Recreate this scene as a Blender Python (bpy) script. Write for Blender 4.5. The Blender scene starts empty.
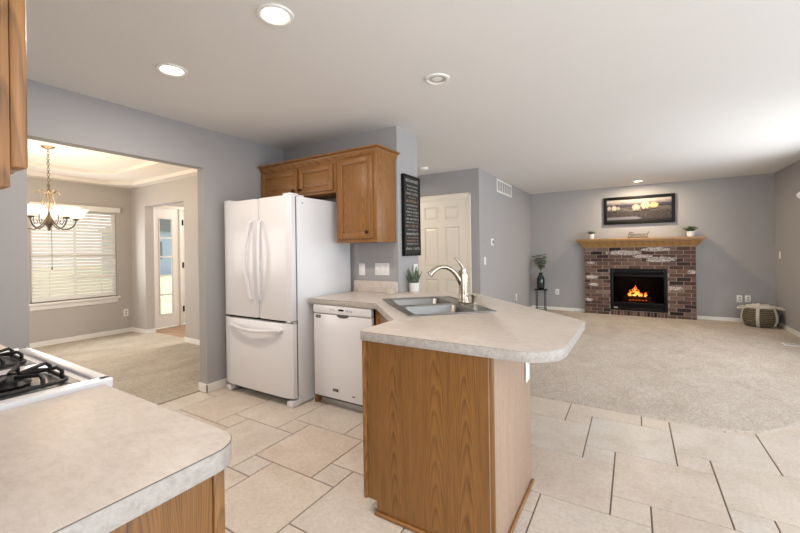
import bpy, bmesh, math, random
from mathutils import Matrix, Vector
from math import pi, sin, cos, radians
random.seed(7)
S = bpy.context.scene
C = S.collection

# ------------------------------------------------------------ camera
cam_d = bpy.data.cameras.new('camera'); cam = bpy.data.objects.new('camera', cam_d); C.objects.link(cam)
cam_d.sensor_width = 36; cam_d.lens = 36 * 380.2 / 800
cam_d.shift_y = -(266.5 - 250.67) / 800
cam_d.clip_start = .02
cam.matrix_world = Matrix.Translation((0, 0, 1.283)) @ Matrix.Rotation(.5503, 4, 'Z') @ Matrix.Rotation(pi/2, 4, 'X') @ Matrix.Rotation(-.0142, 4, 'Z')
S.camera = cam

# ------------------------------------------------------------ world, light, exposure
S.view_settings.view_transform = 'Standard'; S.view_settings.look = 'None'
S.view_settings.gamma = 1; S.view_settings.exposure = 0.06; S.view_settings.use_curve_mapping = False
W = bpy.data.worlds.new('sky'); S.world = W; W.use_nodes = True
bg = W.node_tree.nodes['Background']; bg.inputs[0].default_value = (.90, .95, 1, 1); bg.inputs[1].default_value = 1.5

def lamp(name, kind, loc, energy, color, size=.1, rot=(0, 0, 0), sy=None, spot=None):
    d = bpy.data.lights.new(name, kind); d.energy = energy; d.color = color
    if kind == 'AREA':
        d.shape = 'RECTANGLE' if sy else 'DISK'; d.size = size
        if sy: d.size_y = sy
    elif kind == 'SPOT':
        d.spot_size = spot; d.spot_blend = .6; d.shadow_soft_size = size
    else: d.shadow_soft_size = size
    o = bpy.data.objects.new(name, d); o.location = loc; o.rotation_euler = rot; C.objects.link(o)
    return o
WARM = (1, .89, .77)
# area lamps: daylight from unseen openings at right, added soft fill behind the camera
lamp('patio_door_daylight', 'AREA', (3.3, 1.4, 1.15), 72, (.76, .87, 1), 3.0, (0, pi/2, 0), 2.1)
lamp('family_room_window_daylight', 'AREA', (2.35, 5.4, 1.35), 52, (.90, .95, 1), 1.5, (0, pi/2, 0), 1.9)
lamp('rear_daylight_fill', 'AREA', (.6, -2.4, 1.3), 100, (.92, .96, 1), 4.2, (pi/2, 0, 0), 2.1)
lamp('dining_window_daylight', 'AREA', (-6.98, 2.3, 1.3), 16, (.95, .97, 1), 1.0, (0, -pi/2, 0), .95)
lamp('dining_side_fill', 'AREA', (-5.3, .0, 1.4), 34, (1, .96, .9), 2.4, (-pi/2 + pi, 0, 0), 1.3)  # added fill lamp for the dining room; the wall behind it has no window
sun = lamp('sun', 'SUN', (0, 0, 8), 5.0, (1, .97, .92), .02, (radians(-32), radians(-8), 0)); sun.data.angle = .01

# ------------------------------------------------------------ mesh helpers
MW = {}
class MB:
    def __init__(s, T=None): s.bm = bmesh.new(); s.T = T or Matrix.Identity(4); s.mi = 0
    def _take(s, b, T=None):
        for f in b.faces: f.material_index = s.mi
        b.transform(s.T @ T if T else s.T)
        me = bpy.data.meshes.new('t'); b.to_mesh(me); b.free(); s.bm.from_mesh(me); bpy.data.meshes.remove(me)
        return s
    def box(s, x0, x1, y0, y1, z0, z1, bev=0, seg=2, T=None):
        b = bmesh.new(); bmesh.ops.create_cube(b, size=1)
        for v in b.verts: v.co = Vector(((x0+x1)/2 + v.co.x*(x1-x0), (y0+y1)/2 + v.co.y*(y1-y0), (z0+z1)/2 + v.co.z*(z1-z0)))
        if bev: bmesh.ops.bevel(b, geom=b.edges[:], offset=bev, segments=seg, affect='EDGES', profile=.5)
        bmesh.ops.recalc_face_normals(b, faces=b.faces[:])
        return s._take(b, T)
    def frust(s, x0, x1, z0, z1, y0, y1, ins, T=None):
        """raised field: base rectangle at y0, top at y1 inset by ins"""
        b = bmesh.new()
        A = [b.verts.new(p) for p in ((x0, y0, z0), (x1, y0, z0), (x1, y0, z1), (x0, y0, z1))]
        D = [b.verts.new(p) for p in ((x0+ins, y1, z0+ins), (x1-ins, y1, z0+ins), (x1-ins, y1, z1-ins), (x0+ins, y1, z1-ins))]
        b.faces.new(A); b.faces.new(D)
        for i in range(4): b.faces.new((A[i], A[(i+1) % 4], D[(i+1) % 4], D[i]))
        bmesh.ops.recalc_face_normals(b, faces=b.faces[:])
        return s._take(b, T)
    def prism(s, poly, z0, z1, bev=0, seg=2, T=None):
        b = bmesh.new()
        A = [b.verts.new((x, y, z0)) for x, y in poly]; D = [b.verts.new((x, y, z1)) for x, y in poly]
        b.faces.new(A); b.faces.new(D); n = len(poly)
        for i in range(n): b.faces.new((A[i], A[(i+1) % n], D[(i+1) % n], D[i]))
        bmesh.ops.recalc_face_normals(b, faces=b.faces[:])
        if bev:
            E_ = [e for e in b.edges if abs(e.verts[0].co.z - e.verts[1].co.z) < 1e-6]
            bmesh.ops.bevel(b, geom=E_, offset=bev, segments=seg, affect='EDGES', profile=.5)
        return s._take(b, T)
    def tube(s, pts, r, n=8, T=None, closed=False):
        pts = [Vector(p) for p in pts]; m = len(pts)
        rs = r if isinstance(r, (list, tuple)) else [r]*m
        b = bmesh.new(); rings = []; up = None
        for i, p in enumerate(pts):
            if closed: t = pts[(i+1) % m] - pts[i-1]
            else: t = pts[min(i+1, m-1)] - pts[max(i-1, 0)]
            if t.length < 1e-9: t = Vector((0, 0, 1))
            t.normalize()
            if up is None:
                up = Vector((0, 0, 1)) if abs(t.z) < .9 else Vector((1, 0, 0))
            u = up - t*up.dot(t)
            if u.length < 1e-4: u = t.orthogonal()
            u.normalize(); w = t.cross(u); up = u
            rings.append([b.verts.new(p + (u*cos(2*pi*k/n) + w*sin(2*pi*k/n))*rs[i]) for k in range(n)])
        for i in range(m if closed else m-1):
            A, D = rings[i], rings[(i+1) % m]
            for k in range(n): b.faces.new((A[k], A[(k+1) % n], D[(k+1) % n], D[k]))
        if not closed:
            b.faces.new(rings[0]); b.faces.new(rings[-1])
        bmesh.ops.recalc_face_normals(b, faces=b.faces[:])
        return s._take(b, T)
    def lathe(s, prof, c=(0, 0, 0), n=24, T=None, sx=1, sy=1, caps=True):
        b = bmesh.new(); rings = []
        for r, z in prof:
            rings.append([b.verts.new((c[0] + sx*max(r, 1e-4)*cos(2*pi*k/n), c[1] + sy*max(r, 1e-4)*sin(2*pi*k/n), c[2] + z)) for k in range(n)])
        for A, D in zip(rings, rings[1:]):
            for k in range(n): b.faces.new((A[k], A[(k+1) % n], D[(k+1) % n], D[k]))
        if caps: b.faces.new(rings[0]); b.faces.new(rings[-1])
        bmesh.ops.recalc_face_normals(b, faces=b.faces[:])
        return s._take(b, T)
    def leaf(s, base, d, L, w, bend=.3, roll=0, n=5, th=.0012):
        """solid leaf: tapers to a point and bends down"""
        base = Vector(base); d = Vector(d).normalized()
        side = d.cross(Vector((0, 0, 1)))
        if side.length < .05: side = Vector((1, 0, 0))
        side = Matrix.Rotation(roll, 3, d) @ side.normalized(); nrm = side.cross(d)
        b = bmesh.new(); rows = []; p = base.copy(); dd = d.copy()
        for i in range(n+1):
            t = i/n; ww = w*.5*max(.04, sin(pi*(.12 + .88*t))**.8)
            rows.append([b.verts.new(p - side*ww), b.verts.new(p + nrm*(-ww*.25 - th)), b.verts.new(p + side*ww), b.verts.new(p + nrm*(-ww*.25 + th))])
            dd = (dd + Vector((0, 0, -bend/n))).normalized(); p = p + dd*L/n
        for A, D in zip(rows, rows[1:]):
            for k in range(4): b.faces.new((A[k], A[(k+1) % 4], D[(k+1) % 4], D[k]))
        b.faces.new(rows[0]); b.faces.new(rows[-1])
        bmesh.ops.recalc_face_normals(b, faces=b.faces[:])
        return s._take(b)
    def build(s, name, mat, parent=None, smooth=35, local=False):
        me = bpy.data.meshes.new(name)
        o = bpy.data.objects.new(name, me); C.objects.link(o)
        if parent is not None:
            o.parent = parent; MW[o.name] = MW[parent.name]
            if not local: s.bm.transform(MW[parent.name].inverted())
        else:
            vs = [v.co for v in s.bm.verts]
            c = Vector(((min(v.x for v in vs)+max(v.x for v in vs))/2, (min(v.y for v in vs)+max(v.y for v in vs))/2, min(v.z for v in vs)))
            s.bm.transform(Matrix.Translation(-c)); o.location = c; MW[o.name] = Matrix.Translation(c)
        s.bm.to_mesh(me); s.bm.free()
        for m in (mat if isinstance(mat, (list, tuple)) else [mat]): me.materials.append(m)
        if smooth:
            for p in me.polygons: p.use_smooth = True
            me.set_sharp_from_angle(angle=radians(smooth))
        return o

def tag(o, label, cat, group=None):
    o['label'] = label; o['category'] = cat
    if group: o['group'] = group
    return o
def thing(name, label, cat, loc=(0, 0, 0), rotz=0, group=None):
    o = bpy.data.objects.new(name, None); C.objects.link(o); o.empty_display_size = .1
    o.location = loc; o.rotation_euler = (0, 0, rotz)
    MW[o.name] = Matrix.Translation(loc) @ Matrix.Rotation(rotz, 4, 'Z')
    return tag(o, label, cat, group)
def struct(mb, name, mat, smooth=0):
    o = mb.build(name, mat, None, smooth); o['kind'] = 'structure'; return o
def dup(root, loc, rotz=None, label=None, group=None):
    r = root.copy(); C.objects.link(r); r.location = loc
    if rotz is not None: r.rotation_euler = (0, 0, rotz)
    if label: r['label'] = label
    if group: r['group'] = group
    for ch in list(root.children):
        c = ch.copy(); C.objects.link(c); c.parent = r
        for g in ch.children:
            d = g.copy(); C.objects.link(d); d.parent = c
    return r

# ------------------------------------------------------------ materials
def srgb(r, g, b):
    f = lambda c: (c/255/12.92) if c/255 <= .04045 else ((c/255+.055)/1.055)**2.4
    return (f(r), f(g), f(b), 1)
def mat(name, col, rough=.5, metal=0, spec=None, emit=None, es=0, trans=0, coat=0):
    m = bpy.data.materials.new(name); m.use_nodes = True; p = m.node_tree.nodes['Principled BSDF']
    p.inputs['Base Color'].default_value = col; p.inputs['Roughness'].default_value = rough; p.inputs['Metallic'].default_value = metal
    if spec is not None: p.inputs['Specular IOR Level'].default_value = spec
    if emit: p.inputs['Emission Color'].default_value = emit; p.inputs['Emission Strength'].default_value = es
    if trans: p.inputs['Transmission Weight'].default_value = trans
    if coat: p.inputs['Coat Weight'].default_value = coat
    return m
class NT:
    def __init__(s, m): s.t = m.node_tree; s.p = s.t.nodes['Principled BSDF']
    def n(s, typ, **kw):
        o = s.t.nodes.new(typ)
        for k, v in kw.items():
            if k.startswith('i_'):
                key = k[2:]; key = int(key) if key.isdigit() else key.replace('_', ' ')
                o.inputs[key].default_value = v
            else: setattr(o, k, v)
        return o
    def l(s, a, b): s.t.links.new(a, b)
    def coord(s, scale=(1, 1, 1), kind='Object', loc=(0, 0, 0)):
        tc = s.n('ShaderNodeTexCoord'); mp = s.n('ShaderNodeMapping'); mp.inputs['Scale'].default_value = scale; mp.inputs['Location'].default_value = loc
        s.l(tc.outputs[kind], mp.inputs['Vector']); return mp.outputs[0]
    def noise(s, vec, scale, detail=3, rough=.5, dist=0):
        o = s.n('ShaderNodeTexNoise'); o.inputs['Scale'].default_value = scale; o.inputs['Detail'].default_value = detail
        o.inputs['Roughness'].default_value = rough; o.inputs['Distortion'].default_value = dist
        if vec is not None: s.l(vec, o.inputs['Vector'])
        return o.outputs['Fac']
    def ramp(s, fac, stops, interp='LINEAR'):
        o = s.n('ShaderNodeValToRGB'); r = o.color_ramp; r.interpolation = interp
        while len(r.elements) < len(stops): r.elements.new(.5)
        for e, (p, c) in zip(r.elements, stops): e.position = p; e.color = c if len(c) == 4 else (*c, 1)
        s.l(fac, o.inputs[0]); return o.outputs[0]
    def math(s, op, a, b=None, c=None):
        o = s.n('ShaderNodeMath', operation=op)
        for i, v in enumerate((a, b, c)):
            if v is None: continue
            if isinstance(v, (int, float)): o.inputs[i].default_value = v
            else: s.l(v, o.inputs[i])
        return o.outputs[0]
    def mix(s, fac, a, b, mode='MIX'):
        o = s.n('ShaderNodeMix', data_type='RGBA', blend_type=mode)
        for sock, v in ((o.inputs[0], fac), (o.inputs[6], a), (o.inputs[7], b)):
            if isinstance(v, (int, float, tuple)): sock.default_value = v
            else: s.l(v, sock)
        return o.outputs[2]
    def bump(s, h, strength=.2, dist=.01):
        o = s.n('ShaderNodeBump'); o.inputs['Strength'].default_value = strength; o.inputs['Distance'].default_value = dist
        s.l(h, o.inputs['Height']); s.l(o.outputs[0], s.p.inputs['Normal'])
    def col(s, c): s.l(c, s.p.inputs['Base Color'])

def wall_paint(name, c, bump=.12):
    m = mat(name, c, .75, spec=.3); t = NT(m); v = t.coord()
    t.bump(t.noise(v, 90, 4, .6), bump, .004)
    n = t.noise(v, 1.3, 2); t.col(t.mix(t.math('MULTIPLY', n, .08), c, tuple(x*.8 for x in c[:3]) + (1,)))
    return m
def oak(name, axis='Z', light=srgb(164, 114, 62), dark=srgb(70, 42, 18), seed=0., k=1.):
    m = mat(name, light, .38, spec=.45); t = NT(m)
    tc = t.coord((1, 1, 1), loc=(seed*.37, seed*.71, seed*.13)); sp = t.n('ShaderNodeSeparateXYZ'); t.l(tc, sp.inputs[0]); X, Y, Z = sp.outputs
    al, ac = {'Z': (Z, t.math('ADD', X, t.math('MULTIPLY', Y, 1.13))), 'X': (X, t.math('ADD', Z, t.math('MULTIPLY', Y, 1.13))), 'Y': (Y, t.math('ADD', X, t.math('MULTIPLY', Z, 1.13)))}[axis]
    w = .19/k                                                     # boards side by side, each with its own arches
    cell = t.math('FLOOR', t.math('DIVIDE', ac, w)); rnd_ = t.n('ShaderNodeTexWhiteNoise', noise_dimensions='1D'); t.l(cell, rnd_.inputs['W']); rv = rnd_.outputs['Value']
    cv = t.n('ShaderNodeCombineXYZ'); t.l(t.math('MULTIPLY', al, 1.6), cv.inputs[0]); t.l(t.math('MULTIPLY', ac, 9.), cv.inputs[1])
    wob = t.math('SUBTRACT', t.noise(cv.outputs[0], 1.0, 3, .5), .5)
    xl = t.math('ADD', t.math('SUBTRACT', t.math('MULTIPLY', t.math('FRACT', t.math('DIVIDE', ac, w)), w), t.math('ADD', w*.35, t.math('MULTIPLY', rv, w*.3))), t.math('MULTIPLY', wob, .05))
    f = t.math('SUBTRACT', t.math('MULTIPLY', t.math('MULTIPLY', xl, xl), 1500*k*k), t.math('MULTIPLY', t.math('SUBTRACT', 0.,  t.math('ADD', al, t.math('MULTIPLY', rv, 7.))), 9.*k))
    f = t.math('ADD', f, t.math('MULTIPLY', wob, 3.2))
    ring = t.math('FRACT', f); ring = t.math('POWER', ring, 2.0)
    ring = t.math('MULTIPLY', ring, t.math('MINIMUM', 1., t.math('MULTIPLY', t.math('SUBTRACT', 1., t.math('FRACT', f)), 5.)))
    pf = {'Z': (1, 1, .018), 'X': (.018, 1, 1), 'Y': (1, .018, 1)}[axis]; sf = {'Z': (1, 1, .05), 'X': (.05, 1, 1), 'Y': (1, .05, 1)}[axis]
    pores = t.noise(t.coord(pf), 420, 2, .7); streak = t.noise(t.coord(sf), 55, 3, .65)
    f = t.math('ADD', t.math('MULTIPLY', ring, .34), t.math('MULTIPLY', streak, .40))
    f = t.math('ADD', f, t.math('MULTIPLY', pores, .52))
    c = t.ramp(f, [(.32, light), (.58, tuple((a*.62+b*.38) for a, b in zip(light, dark))), (.92, dark)])
    t.col(c); t.bump(pores, .12, .002)
    return m
M = {}
M['wall'] = wall_paint('lavender_grey_wall_paint', srgb(168, 165, 165))
M['dwall'] = wall_paint('warm_grey_wall_paint', srgb(184, 178, 172))
M['ceil'] = wall_paint('ceiling_paint', srgb(231, 229, 226), .2)
M['dceil'] = wall_paint('tray_ceiling_paint', srgb(232, 224, 214), .05)
M['trim'] = mat('white_trim_paint', srgb(236, 232, 226), .35)
M['door'] = mat('cream_door_paint', srgb(238, 228, 212), .4)
M['oak'] = oak('oak_vertical'); M['oakx'] = oak('oak_horizontal', 'X')
M['oaky'] = oak('oak_crosswise', 'Y')
M['oakpanel'] = oak('oak_end_panel', 'Z', srgb(150, 104, 54), srgb(66, 40, 17), 3.1, 1.)
M['oaklit'] = oak('oak_side_daylit', 'Z', srgb(188, 160, 138), srgb(124, 98, 80), 1.3, 1.9)  # oak greyed and lightened: daylight wash on the peninsula side put into the colour
M['mantel'] = oak('mantel_oak', 'X', srgb(176, 136, 86), srgb(124, 88, 48), 5.)
M['appl'] = mat('white_appliance_enamel', srgb(228, 226, 228), .28, coat=.2)
M['applside'] = mat('textured_white_enamel', srgb(226, 226, 228), .4)
M['gasket'] = mat('grey_gasket', srgb(90, 88, 88), .6)
M['black'] = mat('black_metal', srgb(18, 17, 18), .5, spec=.2)
M['louver'] = mat('satin_black_louver', srgb(38, 37, 38), .35)
M['iron'] = mat('cast_iron', srgb(36, 33, 34), .5, .3)
M['steel'] = mat('stainless_steel', srgb(140, 137, 134), .33, 1)
M['nickel'] = mat('brushed_nickel', srgb(196, 184, 168), .24, 1)
M['chrome'] = mat('polished_steel', srgb(200, 200, 200), .12, 1)
M['bronze'] = mat('aged_bronze', srgb(112, 102, 86), .45, .7)
M['knob'] = mat('dark_bronze_knob', srgb(38, 28, 24), .35, .6)
M['plastic'] = mat('white_plastic', srgb(238, 236, 232), .35)
M['darkplastic'] = mat('dark_plastic', srgb(40, 38, 40), .4)
M['glassblue'] = mat('dark_blue_glass', srgb(26, 38, 48), .12, coat=.5)
M['pot'] = mat('white_ceramic', srgb(232, 230, 226), .3)
M['soil'] = mat('potting_soil', srgb(50, 38, 30), .9)
def leafmat(name, a, b):
    m = mat(name, a, .5); t = NT(m); t.col(t.ramp(t.noise(t.coord(), 60, 3), [(.3, a), (.7, b)])); return m
M['snake'] = leafmat('snake_plant_leaf', srgb(52, 76, 54), srgb(120, 140, 112))
M['succ'] = leafmat('succulent_leaf', srgb(40, 66, 34), srgb(92, 120, 70))
M['euc'] = leafmat('eucalyptus_leaf', srgb(62, 78, 58), srgb(120, 134, 108))
M['dsucc'] = leafmat('dusty_green_leaf', srgb(70, 80, 64), srgb(130, 138, 118))
def glass(name, tint=(1, 1, 1, 1), ior=1.25):
    m = bpy.data.materials.new(name); m.use_nodes = True; t = m.node_tree; t.nodes.clear()
    o = t.nodes.new('ShaderNodeOutputMaterial'); mx = t.nodes.new('ShaderNodeMixShader'); a = t.nodes.new('ShaderNodeBsdfTransparent'); g = t.nodes.new('ShaderNodeBsdfGlossy')
    a.inputs[0].default_value = tint; g.inputs['Roughness'].default_value = .03
    fr = t.nodes.new('ShaderNodeFresnel'); fr.inputs[0].default_value = ior
    t.links.new(fr.outputs[0], mx.inputs[0]); t.links.new(a.outputs[0], mx.inputs[1]); t.links.new(g.outputs[0], mx.inputs[2]); t.links.new(mx.outputs[0], o.inputs[0]); return m
M['glass'] = glass('window_glass')
M['fireglass'] = glass('smoked_glass', tint=(.62, .60, .60, 1), ior=1.08)
# laminate worktop
m = mat('beige_laminate', srgb(216, 204, 186), .32, spec=.4); t = NT(m); v = t.coord((1, 1, 1))
a = t.ramp(t.noise(v, 7, 9, .74, 1.2), [(.3, srgb(192, 182, 172)), (.5, srgb(212, 200, 190)), (.72, srgb(222, 214, 207))])
b_ = t.ramp(t.noise(t.coord((1, 2.2, 1)), 38, 6, .75, .4), [(.36, srgb(180, 166, 150)), (.6, srgb(216, 206, 196))])
t.col(t.mix(.30, a, b_)); M['lam'] = m
m = mat('grey_laminate_edge', srgb(180, 172, 162), .4, spec=.3); t = NT(m)
t.col(t.ramp(t.noise(t.coord(), 45, 7, .75, .5), [(.34, srgb(156, 148, 140)), (.5, srgb(172, 165, 158)), (.68, srgb(186, 180, 174))])); M['lamedge'] = m
# tile
m = mat('stone_look_tile', srgb(214, 202, 188), .38, spec=.4); t = NT(m); v = t.coord()
g = t.n('ShaderNodeNewGeometry')
off = t.n('ShaderNodeCombineXYZ'); t.l(t.math('MULTIPLY', g.outputs['Random Per Island'], 40.), off.inputs[2])
ad = t.n('ShaderNodeVectorMath', operation='ADD'); t.l(v, ad.inputs[0]); t.l(off.outputs[0], ad.inputs[1])
a = t.ramp(t.noise(ad.outputs[0], 4.5, 6, .62, .5), [(.28, srgb(204, 190, 176)), (.5, srgb(222, 210, 199)), (.74, srgb(233, 225, 217))])
b_ = t.ramp(t.noise(ad.outputs[0], 60, 4, .7), [(.35, srgb(190, 178, 162)), (.6, srgb(232, 225, 214))])
c_ = t.mix(.35, a, b_)
tone = t.ramp(g.outputs['Random Per Island'], [(0, (.88, .83, .79)), (.5, (.93, .905, .88)), (1, (.87, .88, .885))])
t.col(t.mix(1., c_, tone, 'MULTIPLY')); M['tile'] = m
M['grout'] = mat('grey_brown_grout', srgb(120, 104, 92), .9)
# carpet
def carpet(name, a, b, c):
    m = mat(name, b, .95, spec=.1); t = NT(m); v = t.coord()
    fine = t.noise(v, 130, 3, .75); mid = t.noise(t.coord((1, .6, 1)), 3.2, 7, .72, .3)
    c1 = t.ramp(mid, [(.32, a), (.5, b), (.7, c)])
    c2 = t.ramp(t.math('ADD', t.math('MULTIPLY', fine, .7), t.math('MULTIPLY', t.noise(v, 48, 3, .7), .3)), [(.36, (.42, .40, .38)), (.60, (1, 1, 1))])
    t.col(t.mix(.8, c1, c2, 'MULTIPLY'))
    t.bump(t.math('ADD', fine, t.math('MULTIPLY', mid, .7)), .8, .012); return m
M['carpet'] = carpet('beige_carpet_pile', srgb(208, 193, 178), srgb(222, 208, 194), srgb(232, 221, 209))
M['dcarpet'] = carpet('dining_carpet_pile', srgb(204, 192, 174), srgb(220, 209, 192), srgb(232, 223, 208))
m = mat('foyer_hardwood', srgb(170, 130, 96), .35); t = NT(m)
t.col(t.ramp(t.noise(t.coord((1, 8, 1)), 3, 4), [(.3, srgb(140, 104, 74)), (.7, srgb(190, 152, 116))])); M['hard'] = m
# brick
m = mat('whitewashed_red_brick', srgb(100, 66, 54), .85); t = NT(m); v = t.coord()
g = t.n('ShaderNodeNewGeometry')
base = t.ramp(g.outputs['Random Per Island'], [(0, srgb(38, 30, 32)), (.12, srgb(70, 50, 44)), (.4, srgb(124, 98, 84)), (.55, srgb(84, 56, 48)), (.8, srgb(142, 118, 104)), (1, srgb(104, 72, 60))])
sp = t.ramp(t.noise(v, 85, 4, .7), [(.38, (.5, .48, .47)), (.62, (1.25, 1.22, 1.2))])
base = t.mix(.75, base, sp, 'MULTIPLY')
sxyz = t.n('ShaderNodeSeparateXYZ'); t.l(v, sxyz.inputs[0]); acc = None
for (ex, ez, rx, rz) in ((-.16, 1.19, .26, .045), (.42, 1.06, .22, .045), (.33, 1.24, .24, .035), (.15, 1.12, .14, .03), (-.68, .72, .10, .035), (-.66, .58, .08, .03), (.55, .55, .15, .035), (.86, .84, .06, .03), (-.75, .28, .07, .03), (-.70, 1.0, .06, .02)):
    dx = t.math('DIVIDE', t.math('SUBTRACT', sxyz.outputs[0], ex-.05), rx); dz = t.math('DIVIDE', t.math('SUBTRACT', sxyz.outputs[2], ez), rz)
    d2 = t.math('SUBTRACT', 1.3, t.math('ADD', t.math('MULTIPLY', dx, dx), t.math('MULTIPLY', dz, dz)))
    acc = d2 if acc is None else t.math('MAXIMUM', acc, d2)
chalk = t.math('MULTIPLY', t.math('GREATER_THAN', t.math('ADD', acc, t.math('MULTIPLY', t.math('SUBTRACT', t.noise(v, 12, 3, .7), .5), 3.)), .2), t.math('GREATER_THAN', t.noise(v, 40, 4, .7), .46))
t.col(t.mix(t.math('MULTIPLY', chalk, .9), base, srgb(214, 206, 196)))
t.bump(t.noise(v, 60, 4), .4, .01); M['brick'] = m
M['mortar'] = mat('brown_grey_mortar', srgb(172, 156, 144), .95)
m = mat('gas_flame', (1, .35, .05, 1), .5); t = NT(m)
tz = t.n('ShaderNodeTexCoord'); sx = t.n('ShaderNodeSeparateXYZ'); t.l(tz.outputs['Generated'], sx.inputs[0])
e = t.ramp(sx.outputs[2], [(0, (1, .62, .18)), (.45, (1, .33, .04)), (1, (.9, .10, .01))])
t.l(e, t.p.inputs['Emission Color']); t.p.inputs['Emission Strength'].default_value = 5; M['flame'] = m
M['ember'] = mat('glowing_embers', (.2, .03, .01, 1), .9, emit=(1, .16, .03, 1), es=1.6)
m = mat('ceramic_log', srgb(70, 44, 30), .9); t = NT(m); t.col(t.ramp(t.noise(t.coord(), 30, 4), [(.3, srgb(30, 20, 16)), (.7, srgb(120, 80, 52))])); M['log'] = m
m = mat('woven_seagrass', srgb(120, 106, 86), .9); t = NT(m)
w = t.n('ShaderNodeTexWave', bands_direction='Z'); w.inputs['Scale'].default_value = 11; w.inputs['Distortion'].default_value = 2.5; w.inputs['Detail'].default_value = 2; w.inputs['Detail Scale'].default_value = 8
t.l(t.coord(), w.inputs['Vector'])
t.col(t.ramp(w.outputs['Fac'], [(.1, srgb(78, 66, 52)), (.7, srgb(140, 126, 104))])); t.bump(w.outputs['Fac'], .8, .02); M['weave'] = m
m = mat('cream_knit_strap', srgb(206, 198, 184), .9); t = NT(m); t.bump(t.noise(t.coord(), 90, 3), .7, .01); M['strap'] = m
M['bulb'] = mat('lit_downlight_lens', (1, .95, .88, 1), .4, emit=(1, .86, .66, 1), es=9)
M['offlens'] = mat('unlit_lens', srgb(196, 190, 182), .4)
m = mat('frosted_lamp_glass', srgb(250, 240, 225), .35, emit=(1, .80, .56, 1), es=1.1); M['frost'] = m
M['lawn'] = mat('lawn', srgb(150, 162, 120), .95); t = NT(M['lawn']); t.col(t.ramp(t.noise(t.coord(), 3, 6, .7), [(.35, srgb(142, 152, 116)), (.65, srgb(196, 198, 160))]))
M['siding'] = mat('pale_blue_siding', srgb(166, 178, 196), .8); M['roof'] = mat('grey_shingles', srgb(120, 118, 120), .9)
M['fabric'] = mat('cream_throw', srgb(214, 206, 196), .95)

# ------------------------------------------------------------ the room shell
H = 2.44
XL, YB, XS, YD, YF, XR = -3.365, 2.99, -1.855, 5.185, 8.36, 1.945
# tiled floor, one mesh of clipped hopscotch tiles over grout
L_, s_ = .488, .170
mb = MB(); mb.mi = 1; mb.box(-3.46, 3.4, -2.6, 4.6, -.10, -.004)
mb.mi = 0
def tile(x0, x1, y0, y1):
    x0, x1, y0, y1 = max(x0, -3.455), min(x1, 3.4), max(y0, -2.6), min(y1, 4.6)
    g = .0028
    if x1-x0 < .02 or y1-y0 < .02: return
    if x0 < -3.2 and y1 > 3.0 : return
    b = bmesh.new(); c = .0018
    lo = [b.verts.new(p) for p in ((x0+g, y0+g, -.006), (x1-g, y0+g, -.006), (x1-g, y1-g, -.006), (x0+g, y1-g, -.006))]
    hi = [b.verts.new(p) for p in ((x0+g+c, y0+g+c, 0), (x1-g-c, y0+g+c, 0), (x1-g-c, y1-g-c, 0), (x0+g+c, y1-g-c, 0))]
    b.faces.new(hi)
    for i in range(4): b.faces.new((lo[i], lo[(i+1) % 4], hi[(i+1) % 4], hi[i]))
    bmesh.ops.recalc_face_normals(b, faces=b.faces[:])
    if b.faces[0].normal.z < 0: bmesh.ops.reverse_faces(b, faces=b.faces[:])
    mb._take(b)
for a in range(-14, 15):
    for b in range(-14, 15):
        x = .206 - s_*a + L_*b; y = 2.735 + L_*a + s_*b      # the small square's corner
        if not (-4.5 < x < 4 and -4 < y < 5.5): continue
        tile(x, x+s_, y, y+s_)
        tile(x+s_-L_, x+s_, y-L_, y) if False else tile(x-L_+s_, x+s_, y-L_, y)
struct(mb, 'floor', [M['tile'], M['grout']])

def box_struct(name, boxes, m):
    mb = MB()
    for b in boxes: mb.box(*b)
    return struct(mb, name, m)
# living-room carpet with its rounded corner
pts = [(-4.2, 3.42), (-.6, 3.42), (.40, 3.41)]
pts += [(.50, 3.412), (.58, 3.425), (.66, 3.45), (.73, 3.49), (.80, 3.55), (.87, 3.63), (.94, 3.72), (1.0, 3.81), (1.08, 3.95), (1.16, 4.12), (1.22, 4.3)]
pts += [(1.945, 4.3), (1.945, 8.36), (-1.85, 8.36), (-1.85, 5.185), (-4.2, 5.185)]
mb = MB(); mb.prism(pts, -.08, .016, .010, 3); o = struct(mb, 'floor', M['carpet'], 40)
mb = MB(); mb.box(-7.1, -3.462, -.05, 3.05, -.08, .010, .006); mb.box(-6.65, -5.52, 3.05, 3.18, -.08, .010)
struct(mb, 'floor', M['dcarpet'], 40)
mb = MB(); mb.box(-6.95, -4.6, 3.18, 5.4, -.08, .006); struct(mb, 'floor', M['hard'])
box_struct('wall_left', [(-3.50, XL, -.15, .845, 0, H), (-3.475, XL, .845, 2.05, 2.073, H), (-3.475, XL, 2.05, 3.05, 0, H)], M['wall'])
box_struct('wall_north', [(XL, XS, YB, 3.38, 0, H)], M['wall'])
box_struct('wall_hall', [(-4.3, XS, YD, YD+.12, 0, H)], M['wall'])
box_struct('wall_hall_end', [(-4.3, -4.2, 3.38, YD, 0, H)], M['wall'])
box_struct('wall_family_left', [(XS-.12, XS, YD+.12, YF, 0, H)], M['wall'])
box_struct('wall_far', [(XS-.12, -.36, YF, YF+.12, 0, H), (.50, XR+.1, YF, YF+.12, 0, H), (-.36, .50, YF, YF+.12, .84, H), (-.36, .50, YF, YF+.12, 0, .12)], M['wall'])
box_struct('wall_right', [(XR, XR+.12, 6.45, YF, 0, H), (XR, XR+.12, 4.3, 4.42, 0, H), (XR, XR+.12, 4.42, 6.45, 0, .6), (XR, XR+.12, 4.42, 6.45, 2.12, H)], M['wall'])
box_struct('wall_south', [(-3.50, -.62, -.28, -.15, 0, H)], M['wall'])
box_struct('ceiling', [(-4.3, 3.5, -2.6, YF+.1, H, H+.08)], M['ceil'])
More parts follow.
